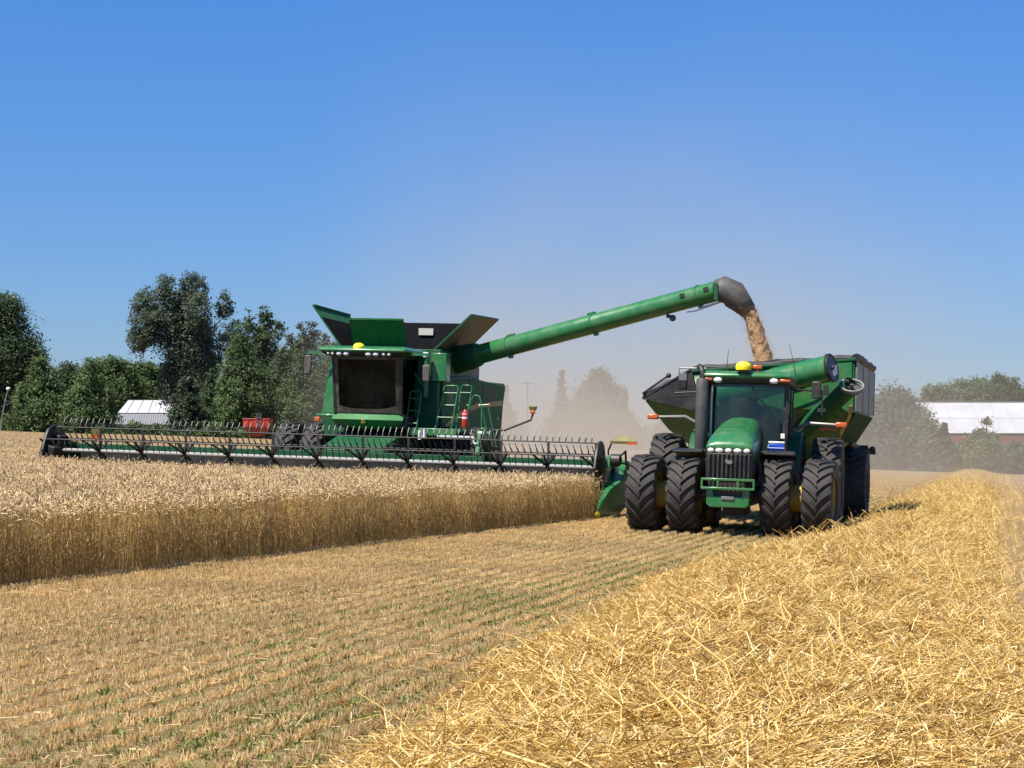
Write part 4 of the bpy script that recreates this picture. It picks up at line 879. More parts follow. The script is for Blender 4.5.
# front pressing: upper band painted lighter as if sunlit, diagonal fold
mb = MB(); mb.panel([(0.95, -0.025, 3.76), (2.45, -0.025, 3.88), (2.45, -0.025, 3.30), (1.75, -0.025, 3.02), (0.35, -0.025, 2.45), (0.35, -0.025, 2.80)], 0.03); mb.build('front_lit_band', GREEN, hop, bevel=0.006)
mb = MB()
for x0, z0, x1, z1 in ((-1.35, 3.60, 2.52, 3.95), ): mb.beam((x0, -0.01, z0), (x1, -0.01, z1), 0.07, 0.06)
mb.beam((2.5, 0, 3.95), (2.5, LEN, 3.95), 0.09, 0.09); mb.beam((-1.35, LEN, 3.6), (2.52, LEN, 3.95), 0.09, 0.09); mb.build('rim_rail', GREEN_DARK, hop, bevel=0.01)
mb = MB(); mb.panel([(2.545, 0.03, 2.74), (2.545, LEN-0.02, 2.74), (2.545, LEN-0.02, 3.90), (2.545, 0.03, 3.90)], 0.03)
for k in range(4): y = 0.06+k*(LEN-0.14)/3; mb.box(2.56, 2.575, y-0.03, y+0.03, 2.75, 3.90)
mb.box(2.56, 2.572, 0.03, LEN-0.02, 3.02, 3.05); mb.build('side_panel', CARTSIDE, G, bevel=0.006)
mb = MB(); mb.panel([(2.53, 0.03, 2.70), (2.14, 0.57, 2.01), (2.14, LEN-0.62, 2.01), (2.53, LEN-0.03, 2.70)], 0.03); mb.build('side_slope', paint('slope_shade_green', (0.004, 0.045, 0.014), 0.85, dust=0.05, spec=0.1), G)  # green darkened so the slope's underside shade sits in the colour
mb = MB(); mb.panel([(-1.36, -0.06, 3.64), (-2.52, -0.06, 2.92), (-2.52, LEN, 2.92), (-1.36, LEN, 3.64)], 0.04); mb.panel([(-1.32, -0.04, 3.60), (-2.50, -0.04, 2.88), (-1.2, -0.04, 3.0)], 0.03); mb.build('side_tarp', CANVAS, G)
# left flare: black plastic extension, sloping lid painted grey for the light on it
mb = MB(); mb.loft([[(-2.52, -0.05, 2.90), (-1.15, -0.05, 2.62), (-1.15, 0.6, 2.62), (-2.52, 0.6, 2.90)], [(-2.50, -0.05, 2.99), (-1.15, -0.05, 3.10), (-1.15, 0.6, 3.10), (-2.50, 0.6, 2.99)]]); fl = mb.build('flare_panel', BLACK, G, bevel=0.01)
mb = MB(); mb.panel([(-2.50, -0.05, 3.00), (-1.75, -0.04, 3.08), (-1.42, 0.5, 3.44), (-2.02, 0.55, 3.40)], 0.03); mb.build('flare_lid', CHAR, G)
mb = MB(); mb.panel([(-1.74, -0.06, 3.06), (-1.15, -0.06, 3.10), (-1.1, 0.25, 3.46), (-1.42, 0.45, 3.44)], 0.02); mb.build('flare_lit_patch', TANSIDE, G)  # tan panel stands for the lit inside of the flare, light in its colour
mb = MB(); mb.tube([(-2.50, -0.09, 3.03), (-1.98, 0.30, 3.47)], 0.03, 8); mb.ball((-1.95, 0.31, 3.49), 0.065); mb.build('tarp_crank', BLACK, G)
# rolled tarp and bows
mb = MB(); P_ = [(2.52+0.02*math.sin(k*2.1), 0.0+LEN*k/16, 4.00+0.035*math.sin(k*1.7)+0.02*math.sin(k*4.1)) for k in range(17)]; mb.tube(P_, [0.085+0.025*math.sin(k*2.7) for k in range(17)], 9); mb.build('tarp_roll', CANVAS, G, smooth=60)
mb = MB(); P_ = [(-1.3+3.75*k/12, 0.08, 3.64+0.34*k/12+0.02*math.sin(k*1.9)) for k in range(13)]; mb.tube(P_, 0.085, 8); mb.panel([(-1.3, 0.1, 3.58), (-0.2, 0.1, 3.69), (-0.25, 0.9, 3.78), (-1.3, 0.9, 3.66)], 0.03)
for k in range(1, 4): y = LEN*k/4; mb.tube([(-1.3, y, 3.62), (0.5, y, 3.98), (2.45, y, 3.98)], 0.025, 6)
mb.build('tarp_bow', CANVAS, G, smooth=60)
# grain heap inside
mb = MB(); nn = 12; vs = []
for j in range(nn+1):
    for i in range(nn+1):
        x = -1.1+3.4*i/nn; y = 0.3+(LEN-0.6)*j/nn; d = math.hypot((x-0.7)/1.6, (y-2.6)/2.4); vs.append((x, y, 3.05+0.45*math.exp(-d*d)+0.03*math.sin(7*x+5*y)))
mb.add(vs, [(j*(nn+1)+i, j*(nn+1)+i+1, (j+1)*(nn+1)+i+1, (j+1)*(nn+1)+i) for j in range(nn) for i in range(nn)])
GRAIN = None
def grainmat():
    m, nt, b = new_mat('grain'); tc = N(nt, 'ShaderNodeTexCoord'); v = N(nt, 'ShaderNodeTexVoronoi', Scale=60.0); nt.links.new(tc.outputs['Object'], v.inputs['Vector'])
    n = N(nt, 'ShaderNodeTexNoise', Scale=5.0, Detail=8.0, Roughness=0.7); nt.links.new(tc.outputs['Object'], n.inputs['Vector'])
    c = ramp(nt, n.outputs[0], [(0.3, (0.40, 0.235, 0.115)), (0.7, (0.62, 0.41, 0.225))]); nt.links.new(c.outputs[0], b.inputs['Base Color']); b.inputs['Roughness'].default_value = 0.85
    bp = N(nt, 'ShaderNodeBump', Strength=0.8, Distance=0.03); nt.links.new(v.outputs[0], bp.inputs['Height']); nt.links.new(bp.outputs[0], b.inputs['Normal']); return m
GRAIN = grainmat()
gh = mb.build('grain_heap', GRAIN, None, smooth=80, M=GM); tag(gh, 'heap of harvested grain filling the cart', 'grain', kind='stuff')
# undercarriage
mb = MB(); mb.beam((-2.3, 2.75, 0.93), (2.35, 2.75, 0.93), 0.28, 0.28); mb.beam((0, -1.4, 0.62), (0, 5.6, 1.0), 0.26, 0.26)
for s in (-1, 1): mb.beam((s*1.0, 2.75, 1.0), (s*1.3, 2.2, 2.0), 0.14, 0.14); mb.beam((s*1.0, 2.75, 1.0), (s*1.3, 3.6, 2.0), 0.14, 0.14); mb.beam((0, -1.0, 0.66), (s*0.9, 1.2, 1.2), 0.12, 0.14)
mb.box(1.85, 2.5, 5.6, 5.8, 1.75, 1.95); mb.beam((2.1, 4.8, 2.0), (2.3, 5.7, 1.85), 0.1, 0.1); mb.build('frame', BLACKM, G, bevel=0.012)
mb = MB(); mb.box(2.52, 2.80, 3.9, 4.0, 1.72, 1.82); mb.beam((2.0, 3.95, 1.8), (2.7, 3.95, 1.84), 0.07, 0.07); mb.ball((2.72, 3.94, 1.86), (0.08, 0.06, 0.07)); mb.build('rear_lamp_bracket', BLACKM, G)
mb = MB(); mb.box(2.50, 2.66, 3.86, 3.90, 1.70, 1.76); mb.build('reflector', YELLOW, G)
# gold pinstripe running down the front right edge
mb = MB(); mb.panel([(2.47, -0.015, 2.86), (2.40, -0.015, 2.86), (2.38, 0.02, 2.62), (2.10, 0.50, 2.12), (2.18, 0.52, 2.08), (2.46, 0.02, 2.60)], 0.012); mb.build('stripe', paint('gold_stripe', (0.55, 0.40, 0.16), 0.5), hop)
mb = MB(); mb.panel([(2.0, -0.02, 3.02), (2.30, -0.02, 3.08), (2.26, -0.02, 3.20), (1.98, -0.02, 3.12)], 0.01); mb.build('sticker', paint('pale_sticker', (0.42, 0.40, 0.28), 0.5), hop)
mb = MB(); mb.box(1.72, 2.12, 0.02, 0.06, 2.26, 2.33); mb.build('amber_reflector', ORANGE, G)
# folded auger: upper tube lying across the front, lower tube rising to the hinge ring
inv = GM.inverted()
pa = inv @ at(722, 395, 45.0); pb = inv @ at(832.5, 367.5, 43.55)
dirv = (pb-pa).normalized()
mb = MB(); mb.tube([pa, pb], 0.31, 28); sideax = dirv.cross(Vector((0, 0, 1))).normalized(); upax = sideax.cross(dirv)
au = mb.build('auger_tube', GREEN, G, smooth=50)
mb = MB(); mb.torus(pb, sideax, upax, 0.315, 0.022); mb.torus(pb-dirv*0.05, sideax, upax, 0.32, 0.02); mb.build('mouth_ring', BLACKM, au)
mb = MB(); e1, e2 = sideax, upax; c0 = pb+dirv*0.004; vs = [c0+(e1*math.cos(t)+e2*math.sin(t))*0.285 for t in [2*PI*k/28 for k in range(28)]]; mb.add(vs, [tuple(range(28))]); mb.tube([pb-dirv*0.02, pb+dirv*0.05], 0.05, 10); mb.build('flighting', CHAR, au)
mb = MB(); mb.panel([pb+dirv*0.01+e2*0.02+e1*0.02, pb+dirv*0.03+e2*0.06-e1*0.22, pb+dirv*0.02-e2*0.16-e1*0.17, pb+dirv*0.01-e2*0.20], 0.012); mb.build('auger_blade', STEEL, au)
pm = pa.lerp(pb, 0.72); mb = MB(); mb.beam(pm+e2*0.31-dirv*0.7, pm+e2*0.31+dirv*0.2, 0.05, 0.05); mb.beam(pm-e2*0.33-dirv*0.25, pm-e2*0.33+dirv*0.02, 0.14, 0.07); mb.ball(pm-e2*0.30-dirv*0.32-e1*0.05, (0.12, 0.08, 0.07)); mb.build('auger_bracket', GREEN_DARK, au)
pr = inv @ at(852, 385.5, 43.9); pl = inv @ at(800, 432, 45.3); d2 = (pr-pl).normalized(); s2 = d2.cross(Vector((0, 0, 1))).normalized(); u2 = s2.cross(d2)
tilt = (d2*0.40+Vector((-0.15, -0.42, 0.80))).normalized(); s3 = tilt.cross(Vector((0, 0, 1))).normalized(); s3 = (s3*0.9+Vector((0, 0, -0.45))).normalized(); s3 = (s3-tilt*s3.dot(tilt)).normalized(); u3 = s3.cross(tilt)
mb = MB(); mb.tube([pl, pr-d2*0.12, pr-tilt*0.02], [0.22, 0.22, 0.235], 24, cap=False); la = mb.build('lower_auger', GREEN_DARK, G, smooth=50)
mb = MB(); mb.torus(pr, s3, u3, 0.27, 0.026, 32); mb.torus(pr-tilt*0.06, s3, u3, 0.26, 0.02, 32)

mb.build('hinge_ring', paint('ring_grey', (0.20, 0.205, 0.20), 0.5, dust=0.3), la, smooth=60)
mb = MB(); vs = [pr-tilt*0.10+(s3*math.cos(t)+u3*math.sin(t))*0.235 for t in [2*PI*k/24 for k in range(24)]]; mb.add(vs, [tuple(range(24))]); mb.tube([pr-tilt*0.1, pr+tilt*0.03], 0.045, 10); mb.panel([pr-tilt*0.08, pr-tilt*0.02+s3*0.22, pr-tilt*0.06+s3*0.14+u3*0.17, pr-tilt*0.09+u3*0.2], 0.012); mb.build('lower_flighting', CHAR, la)
mb = MB(); mb.tube([pr-d2*0.25-s2*0.22, pl+s2*0.05-Vector((0, 0.25, 0))], 0.03, 8); mb.tube([pb-e2*0.3-dirv*0.1, pr+u3*0.25], 0.03, 8); mb.build('auger_ram', STEEL, G)
# ------------------------------------------------------------------ combine harvester
CM = ground_frame(HC[0], HC[1], HYAW)
K = thing('combine_harvester', 'green combine harvester with a very wide cutting header and long unloading auger', 'combine harvester', CM)
xo = 0.25
# ---- header
hd = sub('header', K)
def ht(x0, x1): return (x0, x1)
mb = MB(); mb.box(-HW+0.1, HW-0.1, 1.15, 1.21, 0.42, 1.16); mb.beam((-HW+0.1, 1.3, 0.42), (HW-0.1, 1.3, 0.42), 0.16, 0.16); mb.build('back_panel', BLACK, hd, bevel=0.01)
mb = MB(); mb.box(-HW+0.1, HW-0.1, 1.14, 1.26, 1.165, 1.38)
for k in range(25): x = -HW+0.3+k*(2*HW-0.6)/24; mb.box(x-0.02, x+0.02, 1.12, 1.14, 1.17, 1.37)
mb.build('top_beam', GREEN_DARK, hd, bevel=0.01)
mb = MB(); mb.panel([(-HW+0.15, 0.06, 0.26), (HW-0.15, 0.06, 0.26), (HW-0.15, 1.10, 0.40), (-HW+0.15, 1.10, 0.40)], 0.03); mb.build('draper_belt', BLACK, hd)
mb = MB(); mb.beam((-HW+0.1, 0.0, 0.22), (HW-0.1, 0.0, 0.22), 0.12, 0.06)
for k in range(190): x = -HW+0.15+k*(2*HW-0.3)/189; mb.add([(x-0.022, -0.05, 0.21), (x+0.022, -0.05, 0.21), (x, -0.17, 0.20), (x, -0.05, 0.24)], [(0, 1, 2), (1, 3, 2), (3, 0, 2), (0, 3, 1)])
mb.build('cutter_bar', GREYM, hd)
RZ, RY, RRAD = 1.20, -0.02, 0.60
mb = MB(); mb.tube([(-HW+0.25, RY, RZ), (HW-0.25, RY, RZ)], 0.055, 18); mb.build('reel_tube', paint('tube_steel', (0.30, 0.30, 0.29), 0.6, dust=0.3), hd, smooth=60)
angs = [88, 148, 208, 268, 328, 28]
def bat(phi):
    mb = MB(); a = R(phi); y = RY-RRAD*math.cos(a); z = RZ+RRAD*math.sin(a)
    mb.tube([(-HW+0.22, y, z), (HW-0.22, y, z)], 0.017, 8)
    n = 88; L = 0.26
    td = {88: (0.30, 1.0), 148: (-0.55, 0.85), 208: (0.1, -1), 268: (0.1, -1), 328: (0.15, -1), 28: (0.05, -1.0)}[phi]
    tl = math.hypot(*td); ty, tz = td[0]/tl*L, td[1]/tl*L
    g = random.Random(phi)
    for k in range(n):
        x = -HW+0.42+k*(2*HW-0.84)/(n-1); j = g.gauss(0, 0.008)
        lean = -0.06 if phi == 148 else 0.025
        P0 = Vector((x, y, z)); P1 = Vector((x+lean*0.4+j, y+ty*0.5, z+tz*0.5)); P2 = Vector((x+lean+j, y+ty*0.9+0.03, z+tz))
        mb.beam(P0, P1, 0.026, 0.020, 0); mb.beam(P1, P2, 0.018, 0.015, 1 if phi == 88 else 0)
    return mb
TIP = paint('tine_plastic', (0.22, 0.215, 0.20), 0.5, dust=0.2)
for p in angs: bat(p).build('reel_bat', [BLACK, TIP], hd)
for k in range(13):
    x = -HW+0.30+k*(2*HW-0.60)/12; mb = MB()
    mb.lathe([(-0.02, 0.07), (-0.02, 0.12), (0.02, 0.12), (0.02, 0.07)], (x, RY, RZ), 'x', 16, closed=True)
    for p in angs:
        a = R(p); mb.beam((x, RY-0.08*math.cos(a), RZ+0.08*math.sin(a)), (x, RY-RRAD*math.cos(a), RZ+RRAD*math.sin(a)), 0.04, 0.055, up=(1, 0, 0))
    # braces spreading from the front bat towards the tube
    for s in (-1, 1):
        a = R(28); mb.beam((x, RY-0.1, RZ-0.0), (x+s*0.28, RY-RRAD*math.cos(a)+0.02, RZ+RRAD*math.sin(a)), 0.05, 0.04)
    mb.build('reel_spider', BLACKM, hd)
# reel end discs
for s in (-1, 1):
    mb = MB(); pts_ = [(RY-(RRAD+0.06)*math.cos(2*PI*k/20)*(1.0+0.05*math.cos(6*PI*k/10)), RZ+(RRAD+0.06)*math.sin(2*PI*k/20)) for k in range(20)]
    mb.prism(pts_, 'x', s*(HW-0.20)-0.03, s*(HW-0.20)+0.03); mb.lathe([(-0.06, 0.001), (-0.06, 0.16), (0.06, 0.16), (0.06, 0.001)], (s*(HW-0.2), RY, RZ), 'x', 16); mb.build('reel_end_disc', BLACK, hd, bevel=0.01)
# crop dividers / end shields
for s, m in ((1, GREEN), (-1, GREEN_DARK)):
    x0 = s*(HW-0.05 if s > 0 else HW-0.22); x1 = s*(HW+0.30 if s > 0 else HW-0.05)
    prof = [(-1.15, 0.12), (-0.95, 0.35), (-0.45, 0.72), (0.30, 0.95), (0.95, 1.42), (1.35, 1.42), (1.40, 0.35), (0.2, 0.10), (-0.9, 0.05)]
    mb = MB(); n = len(prof)
    inn = [(x0, y, z) for y, z in prof]; out = [(x0+(x1-x0)*min(1, max(0.1, (y+1.15)/1.2)), y, z*0.97) for y, z in prof]
    mb.loft([inn, out]); es_ = mb.build('divider', m, hd, bevel=0.03, smooth=45)
    mb = MB(); mb.ball((x0+s*0.04, -1.13, 0.11), (0.06, 0.12, 0.07)); mb.build('divider_tip', YELLOW_B if s > 0 else GREEN_DARK, es_)
    mb = MB()
    mb.beam((x0+s*0.02, 1.2, 1.35), (x0+s*0.05, 0.0, RZ+0.25), 0.10, 0.13); mb.beam((x0+s*0.05, 0.05, RZ+0.28), (x0+s*0.05, -0.02, RZ), 0.10, 0.12); mb.tube([(x0+s*0.10, 1.0, 0.95), (x0+s*0.08, 0.35, RZ+0.1)], 0.04, 8)
    mb.build('reel_arm', GREEN if s > 0 else BLACK, hd, bevel=0.01)
mb = MB(); mb.lathe([(-0.10, 0.001), (-0.10, 0.15), (0.12, 0.15), (0.16, 0.09), (0.16, 0.001)], (HW+0.14, 0.15, RZ+0.20), 'x', 16); mb.tube([(HW+0.2, 0.15, RZ+0.25), (HW+0.36, 0.35, RZ+0.42), (HW+0.30, 0.8, RZ+0.1)], 0.03, 8); mb.tube([(HW+0.2, 0.15, RZ+0.15), (HW+0.42, 0.5, RZ+0.1), (HW+0.3, 1.0, RZ-0.15)], 0.025, 8); mb.build('reel_motor', BLACKM, hd)
# left outer black shield
mb = MB(); mb.prism([(-0.75, 0.75), (-0.62, 1.15), (-0.30, 1.72), (0.05, 1.86), (0.35, 1.74), (0.75, 1.55), (1.05, 0.90), (0.9, 0.7)], 'x', -HW+0.06, -HW+0.20)
mb.beam((-HW+0.1, -0.3, 1.15), (-HW+0.52, -0.5, 1.05), 0.30, 0.45); mb.beam((-HW+0.1, 0.1, 1.5), (-HW+0.45, 0.0, 1.45), 0.35, 0.25); mb.build('end_shield', paint('shield_black', (0.008, 0.008, 0.008), 0.6, dust=0.05), hd, bevel=0.03)
# marker plates on the header ends
OLIVE = paint('marker_yellow_shaded', (0.13, 0.105, 0.012), 0.6, dust=0.15)  # yellow darkened to olive: the plate's shade side is put into the colour
for s in (1, -1):
    mb = MB(); xx = s*(HW+0.30)
    if s > 0: mb.panel([(xx-0.14, 0.36, 2.02), (xx+0.24, 0.34, 2.02), (xx+0.36, 0.22, 1.86), (xx-0.30, 0.24, 1.86)], 0.02); mb.box(xx-0.30, xx+0.36, 0.20, 0.24, 1.80, 1.86)
    else: mb.box(-HW+0.62, -HW+0.90, 1.2, 1.23, 1.60, 1.80)
    mp = mb.build('marker_plate', OLIVE, hd)
    mb = MB()
    if s > 0: mb.box(xx+0.12, xx+0.37, 0.19, 0.245, 1.79, 1.85)
    else: mb.box(-HW+0.60, -HW+0.92, 1.19, 1.22, 1.53, 1.60)
    mb.build('marker_reflector', ORANGE, mp)
    mb = MB()
    if s > 0: mb.tube([(xx-0.26, 0.24, 1.84), (xx-0.40, 0.5, 1.62), (xx-0.42, 0.7, 1.40)], 0.022, 6)
    else: mb.tube([(-HW+0.76, 1.22, 1.36), (-HW+0.76, 1.22, 1.6)], 0.02, 6)
    mb.build('marker_stalk', BLACK, mp)
mb = MB()
for s in (1,): mb.beam((xo+s*3.9, 1.25, 1.40), (xo+s*3.9, 0.2, 1.95), 0.12, 0.16); mb.beam((xo+s*3.9-0.12, 1.2, 1.1), (xo+s*3.9-0.1, 0.9, 2.1), 0.09, 0.12); mb.beam((xo+s*3.9+0.14, 1.2, 1.1), (xo+s*3.9+0.1, 0.7, 2.0), 0.09, 0.12); mb.beam((xo+s*3.9, 0.2, 1.95), (xo+s*3.9, 0.0, 1.4), 0.1, 0.12)
mb.build('reel_lift_arm', GREEN, hd, bevel=0.01)
# ---- feeder house
mb = MB(); mb.hexa([(xo-0.85, 1.25, 0.5), (xo+0.85, 1.25, 0.5), (xo+0.85, 4.4, 1.2), (xo-0.85, 4.4, 1.2), (xo-0.85, 1.25, 1.35), (xo+0.85, 1.25, 1.35), (xo+0.85, 4.4, 2.05), (xo-0.85, 4.4, 2.05)])
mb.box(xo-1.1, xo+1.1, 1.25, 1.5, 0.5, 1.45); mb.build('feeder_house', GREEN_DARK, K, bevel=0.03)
mb = MB(); mb.tube([(xo+0.9, 1.4, 1.2), (xo+1.0, 2.4, 1.6), (xo+0.95, 3.6, 1.5)], 0.05, 8); mb.tube([(xo+0.95, 1.4, 1.1), (xo+1.15, 2.4, 1.35), (xo+1.0, 3.6, 1.3)], 0.04, 8); mb.build('hydraulic_hose', BLACK, K)
# ---- drive wheels and axle
for x in (-2.75, -1.93, 1.93, 2.75): wheel(COMB_W, K, xo+x, 5.0, 1.06, x < 0, x)
mb = MB(); mb.beam((xo-2.9, 5.0, 1.06), (xo+2.9, 5.0, 1.06), 0.45, 0.5); mb.box(xo-1.2, xo+1.2, 4.2, 11.3, 0.9, 1.9); mb.beam((xo-1.6, 10.4, 0.8), (xo+1.6, 10.4, 0.8), 0.25, 0.3); mb.box(xo-0.2, xo+0.2, 10.2, 10.6, 0.8, 1.3); mb.build('chassis', BLACKM, K, bevel=0.03)
STEER_W = wheel_proto(0.76, 0.55, 0.36, 18, YELLOW)
for x in (-1.6, 1.6): wheel(STEER_W, K, xo+x, 10.4, 0.75, x < 0)
# ---- body
mb = MB(); sidep = [(4.3, 1.75), (4.3, 3.45), (7.0, 3.60), (8.6, 3.62), (8.9, 3.52), (11.9, 3.55), (12.1, 3.45), (11.85, 2.9), (11.6, 1.55), (9.0, 1.2), (5.5, 1.25)]
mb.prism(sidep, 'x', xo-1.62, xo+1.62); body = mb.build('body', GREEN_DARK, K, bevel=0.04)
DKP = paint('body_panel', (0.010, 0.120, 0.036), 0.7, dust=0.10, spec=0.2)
for s in (-1, 1):
    for pan in ([(4.6, 1.85), (4.6, 3.36), (7.4, 3.52), (7.4, 1.5), (5.8, 1.4)], [(7.46, 1.5), (7.46, 3.52), (8.6, 3.55), (11.75, 3.46), (11.5, 2.9), (11.35, 1.7), (9.0, 1.4)]):
        mb = MB(); mb.prism(pan, 'x', xo+s*1.62-0.05*(s < 0)+0.0, xo+s*1.62+0.05*(s > 0)); mb.build('side_panel', DKP, body, bevel=0.02)
mb = MB(); P_ = [(4.9, 2.05), (6.5, 2.45), (8.5, 2.72), (11.4, 2.85)]
for i in range(3): (y0, z0), (y1, z1) = P_[i], P_[i+1]; mb.panel([(xo+1.685, y0, z0), (xo+1.685, y1, z1), (xo+1.685, y1, z1+0.17), (xo+1.685, y0, z0+0.12)], 0.012)
mb.build('body_stripe', paint('stripe_yellow', (0.30, 0.23, 0.04), 0.5, dust=0.4), body)
mb = MB()
for k in range(9): z = 2.95+k*0.055; mb.box(xo+1.675, xo+1.69, 9.0, 10.6, z, z+0.022)
mb.build('side_vent', BLACK, body)
mb = MB(); mb.box(xo+1.672, xo+1.682, 5.0, 5.9, 2.72, 3.25); mb.box(xo+1.672, xo+1.69, 5.82, 5.86, 2.92, 3.05); mb.build('access_hatch', GREEN_DARK, body, bevel=0.01)
for y, z in ((6.9, 2.1), (10.9, 2.4), (8.0, 1.9)): mb = MB(); mb.box(xo+1.672, xo+1.68, y, y+0.16, z, z+0.10); mb.build('warning_sticker', YELLOW, body)
for x in (-1.2, -0.4, 0.4, 1.2): mb = MB(); mb.box(xo+x-0.012, xo+x+0.012, 4.735, 4.75, 3.95, 4.23); mb.build('tank_rib', GREEN_DARK, K)
# engine deck clutter
mb = MB(); mb.box(xo+0.4, xo+1.4, 8.4, 9.6, 3.55, 3.95); mb.tube([(xo+1.2, 8.6, 3.6), (xo+1.2, 8.6, 4.15), (xo+1.45, 8.6, 4.2), (xo+1.5, 8.6, 3.95)], 0.05, 8); mb.tube([(xo+0.9, 9.2, 3.6), (xo+0.9, 9.2, 4.3)], 0.07, 10); mb.lathe([(3.55, 0.2), (3.95, 0.2), (4.05, 0.1)], (xo+1.1, 9.9, 0), 'z', 14); mb.torus((xo+1.35, 8.3, 3.95), (1, 0, 0), (0, 0, 1), 0.16, 0.03); mb.build('engine_deck', BLACKM, K, bevel=0.01)
mb = MB(); mb.prism([(11.9, 3.2), (12.7, 2.6), (12.8, 1.2), (12.0, 1.0)], 'x', xo-1.2, xo+1.2); mb.build('straw_chopper', BLACKM, K, bevel=0.03)
# ---- grain tank with fold-out extensions
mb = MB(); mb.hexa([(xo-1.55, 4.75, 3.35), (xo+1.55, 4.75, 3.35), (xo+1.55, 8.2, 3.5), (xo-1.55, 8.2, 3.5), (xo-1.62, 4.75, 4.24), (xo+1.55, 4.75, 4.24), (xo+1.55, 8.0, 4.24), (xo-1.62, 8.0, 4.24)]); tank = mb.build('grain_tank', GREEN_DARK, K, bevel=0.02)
ex = xo-0.0
mb = MB(); mb.panel([(ex-1.02, 4.95, 4.26), (ex+0.54, 4.95, 4.26), (ex+0.54, 4.40, 5.02), (ex-1.02, 4.40, 5.02)], 0.04); mb.box(ex-1.02, ex+0.54, 4.35, 4.45, 5.0, 5.05)
for x in (-0.25, 0.30): mb.beam((ex+x, 4.90, 4.27), (ex+x, 4.66, 4.60), 0.03, 0.03)
mb.build('front_extension', paint('front_extension_green', (0.007, 0.12, 0.036), 0.8, dust=0.12, spec=0.1), tank)
mb = MB(); mb.panel([(ex-1.40, 4.9, 4.28), (ex-1.40, 7.85, 4.28), (ex-2.22, 7.95, 5.36), (ex-2.24, 4.8, 5.42)], 0.04); lf = mb.build('left_extension', paint('extension_green', (0.008, 0.13, 0.038), 0.75, dust=0.2, spec=0.15), tank)
mb = MB(); mb.panel([(ex-1.78, 5.1, 4.84), (ex-1.78, 7.7, 4.82), (ex-2.10, 7.75, 5.22), (ex-2.10, 5.0, 5.26)], 0.03); mb.beam((ex-2.20, 4.8, 5.42), (ex-2.18, 7.95, 5.36), 0.05, 0.05)
for k in range(4): y = 5.4+k*0.6; mb.beam((ex-1.62, y, 4.66), (ex-1.80, y, 4.88), 0.05, 0.04)
mb.build('extension_stiffener', paint('stiffener_green', (0.008, 0.11, 0.036), 0.75, dust=0.2, spec=0.15), lf)
mb = MB(); mb.panel([(ex-1.39, 5.0, 4.30), (ex-1.39, 7.8, 4.30), (ex-1.74, 7.8, 4.78), (ex-1.74, 5.0, 4.80)], 0.02); mb.build('extension_liner', LINER, lf)
mb = MB(); mb.panel([(ex+1.34, 4.9, 4.26), (ex+1.34, 7.85, 4.28), (ex+2.34, 7.9, 5.28), (ex+2.36, 4.8, 5.20)], 0.04); rt_ = mb.build('right_extension', TANSIDE, tank)
mb = MB(); mb.beam((ex+2.37, 4.8, 5.21), (ex+2.35, 7.9, 5.29), 0.05, 0.05); mb.beam((ex+1.34, 4.9, 4.26), (ex+2.36, 4.8, 5.20), 0.05, 0.05); mb.beam((ex+1.34, 7.85, 4.28), (ex+2.34, 7.9, 5.28), 0.05, 0.05); mb.build('extension_frame', GREEN_DARK, rt_)
mb = MB(); mb.panel([(ex-1.40, 7.85, 4.28), (ex+1.34, 7.85, 4.28), (ex+1.5, 8.0, 5.16), (ex-1.9, 8.0, 5.16)], 0.04); re_ = mb.build('rear_extension', LINER, tank)
mb = MB(); mb.box(ex-0.02, ex+0.42, 7.86, 7.875, 4.80, 5.00); mb.build('sticker', paint('white_sticker', (0.55, 0.53, 0.48), 0.5), re_)
mb = MB(); mb.panel([(ex-1.62, 6.0, 4.64), (ex-1.62, 6.5, 4.64), (ex-1.78, 6.5, 4.85), (ex-1.78, 6.0, 4.85)], 0.012, 0); mb.v = [(a+0.03, b, c-0.0) for a, b, c in mb.v]; mb.build('sticker', paint('pale_sticker_b', (0.5, 0.5, 0.45), 0.5), lf)
mb = MB(); [mb.panel([(ex+a, 4.95, 4.27), (ex+b, 4.95, 4.27), (ex+c, 4.78, 4.95)], 0.02) for a, b, c in ((-1.40, -1.03, -1.05), )]; mb.panel([(ex-1.03, 4.93, 4.27), (ex-1.42, 4.93, 4.27), (ex-2.0, 4.85, 5.1), (ex-1.05, 4.80, 4.9)], 0.015); mb.build('corner_liner', LINER, tank)
mb = MB(); mb.ball((ex+0.1, 5.6, 5.02), (0.12, 0.1, 0.07)); mb.tube([(ex+0.1, 5.6, 4.2), (ex+0.1, 5.6, 5.0)], 0.025, 6); mb.build('bin_sensor', CHAR, tank)
# ---- cab
zc0, zc1, yf = 2.42, 3.92, 3.15
mb = MB(); mb.box(xo-0.98, xo+1.02, yf+0.2, 4.7, 2.02, 2.38); mb.box(xo-0.95, xo+1.0, 4.55, 4.72, 2.3, 4.0); mb.build('cab_base', BLACKM, K, bevel=0.03)
mb = MB(); secs = []
for k in range(9):
    f = -1+2*k/8; y = yf-0.06+0.16*f*f; zb = 2.40-0.42+0.10*f*f; secs.append([(xo+f*0.98, y+0.02, 2.415), (xo+f*1.0, y-0.09, 2.24), (xo+f*0.98, y-0.05, 2.17), (xo+f*0.85, y+0.15, zb), (xo+f*0.85, y+0.25, zb), (xo+f*1.0, y+0.22, 2.40)])
mb.loft(secs); apron = mb.build('cab_apron', paint('apron_green', (0.010, 0.175, 0.045), 0.55, dust=0.2, spec=0.25), K, smooth=50)
mb = MB(); mb.prism([(xo-0.05-0.055, 2.18), (xo-0.05-0.055, 2.13), (xo-0.05+0.055, 2.14), (xo-0.05+0.055, 2.18), (xo-0.05+0.055, 2.255), (xo-0.05-0.055, 2.255)], 'y', yf-0.175, yf-0.08); emb = mb.build('emblem', YELLOW, apron, bevel=0.01)
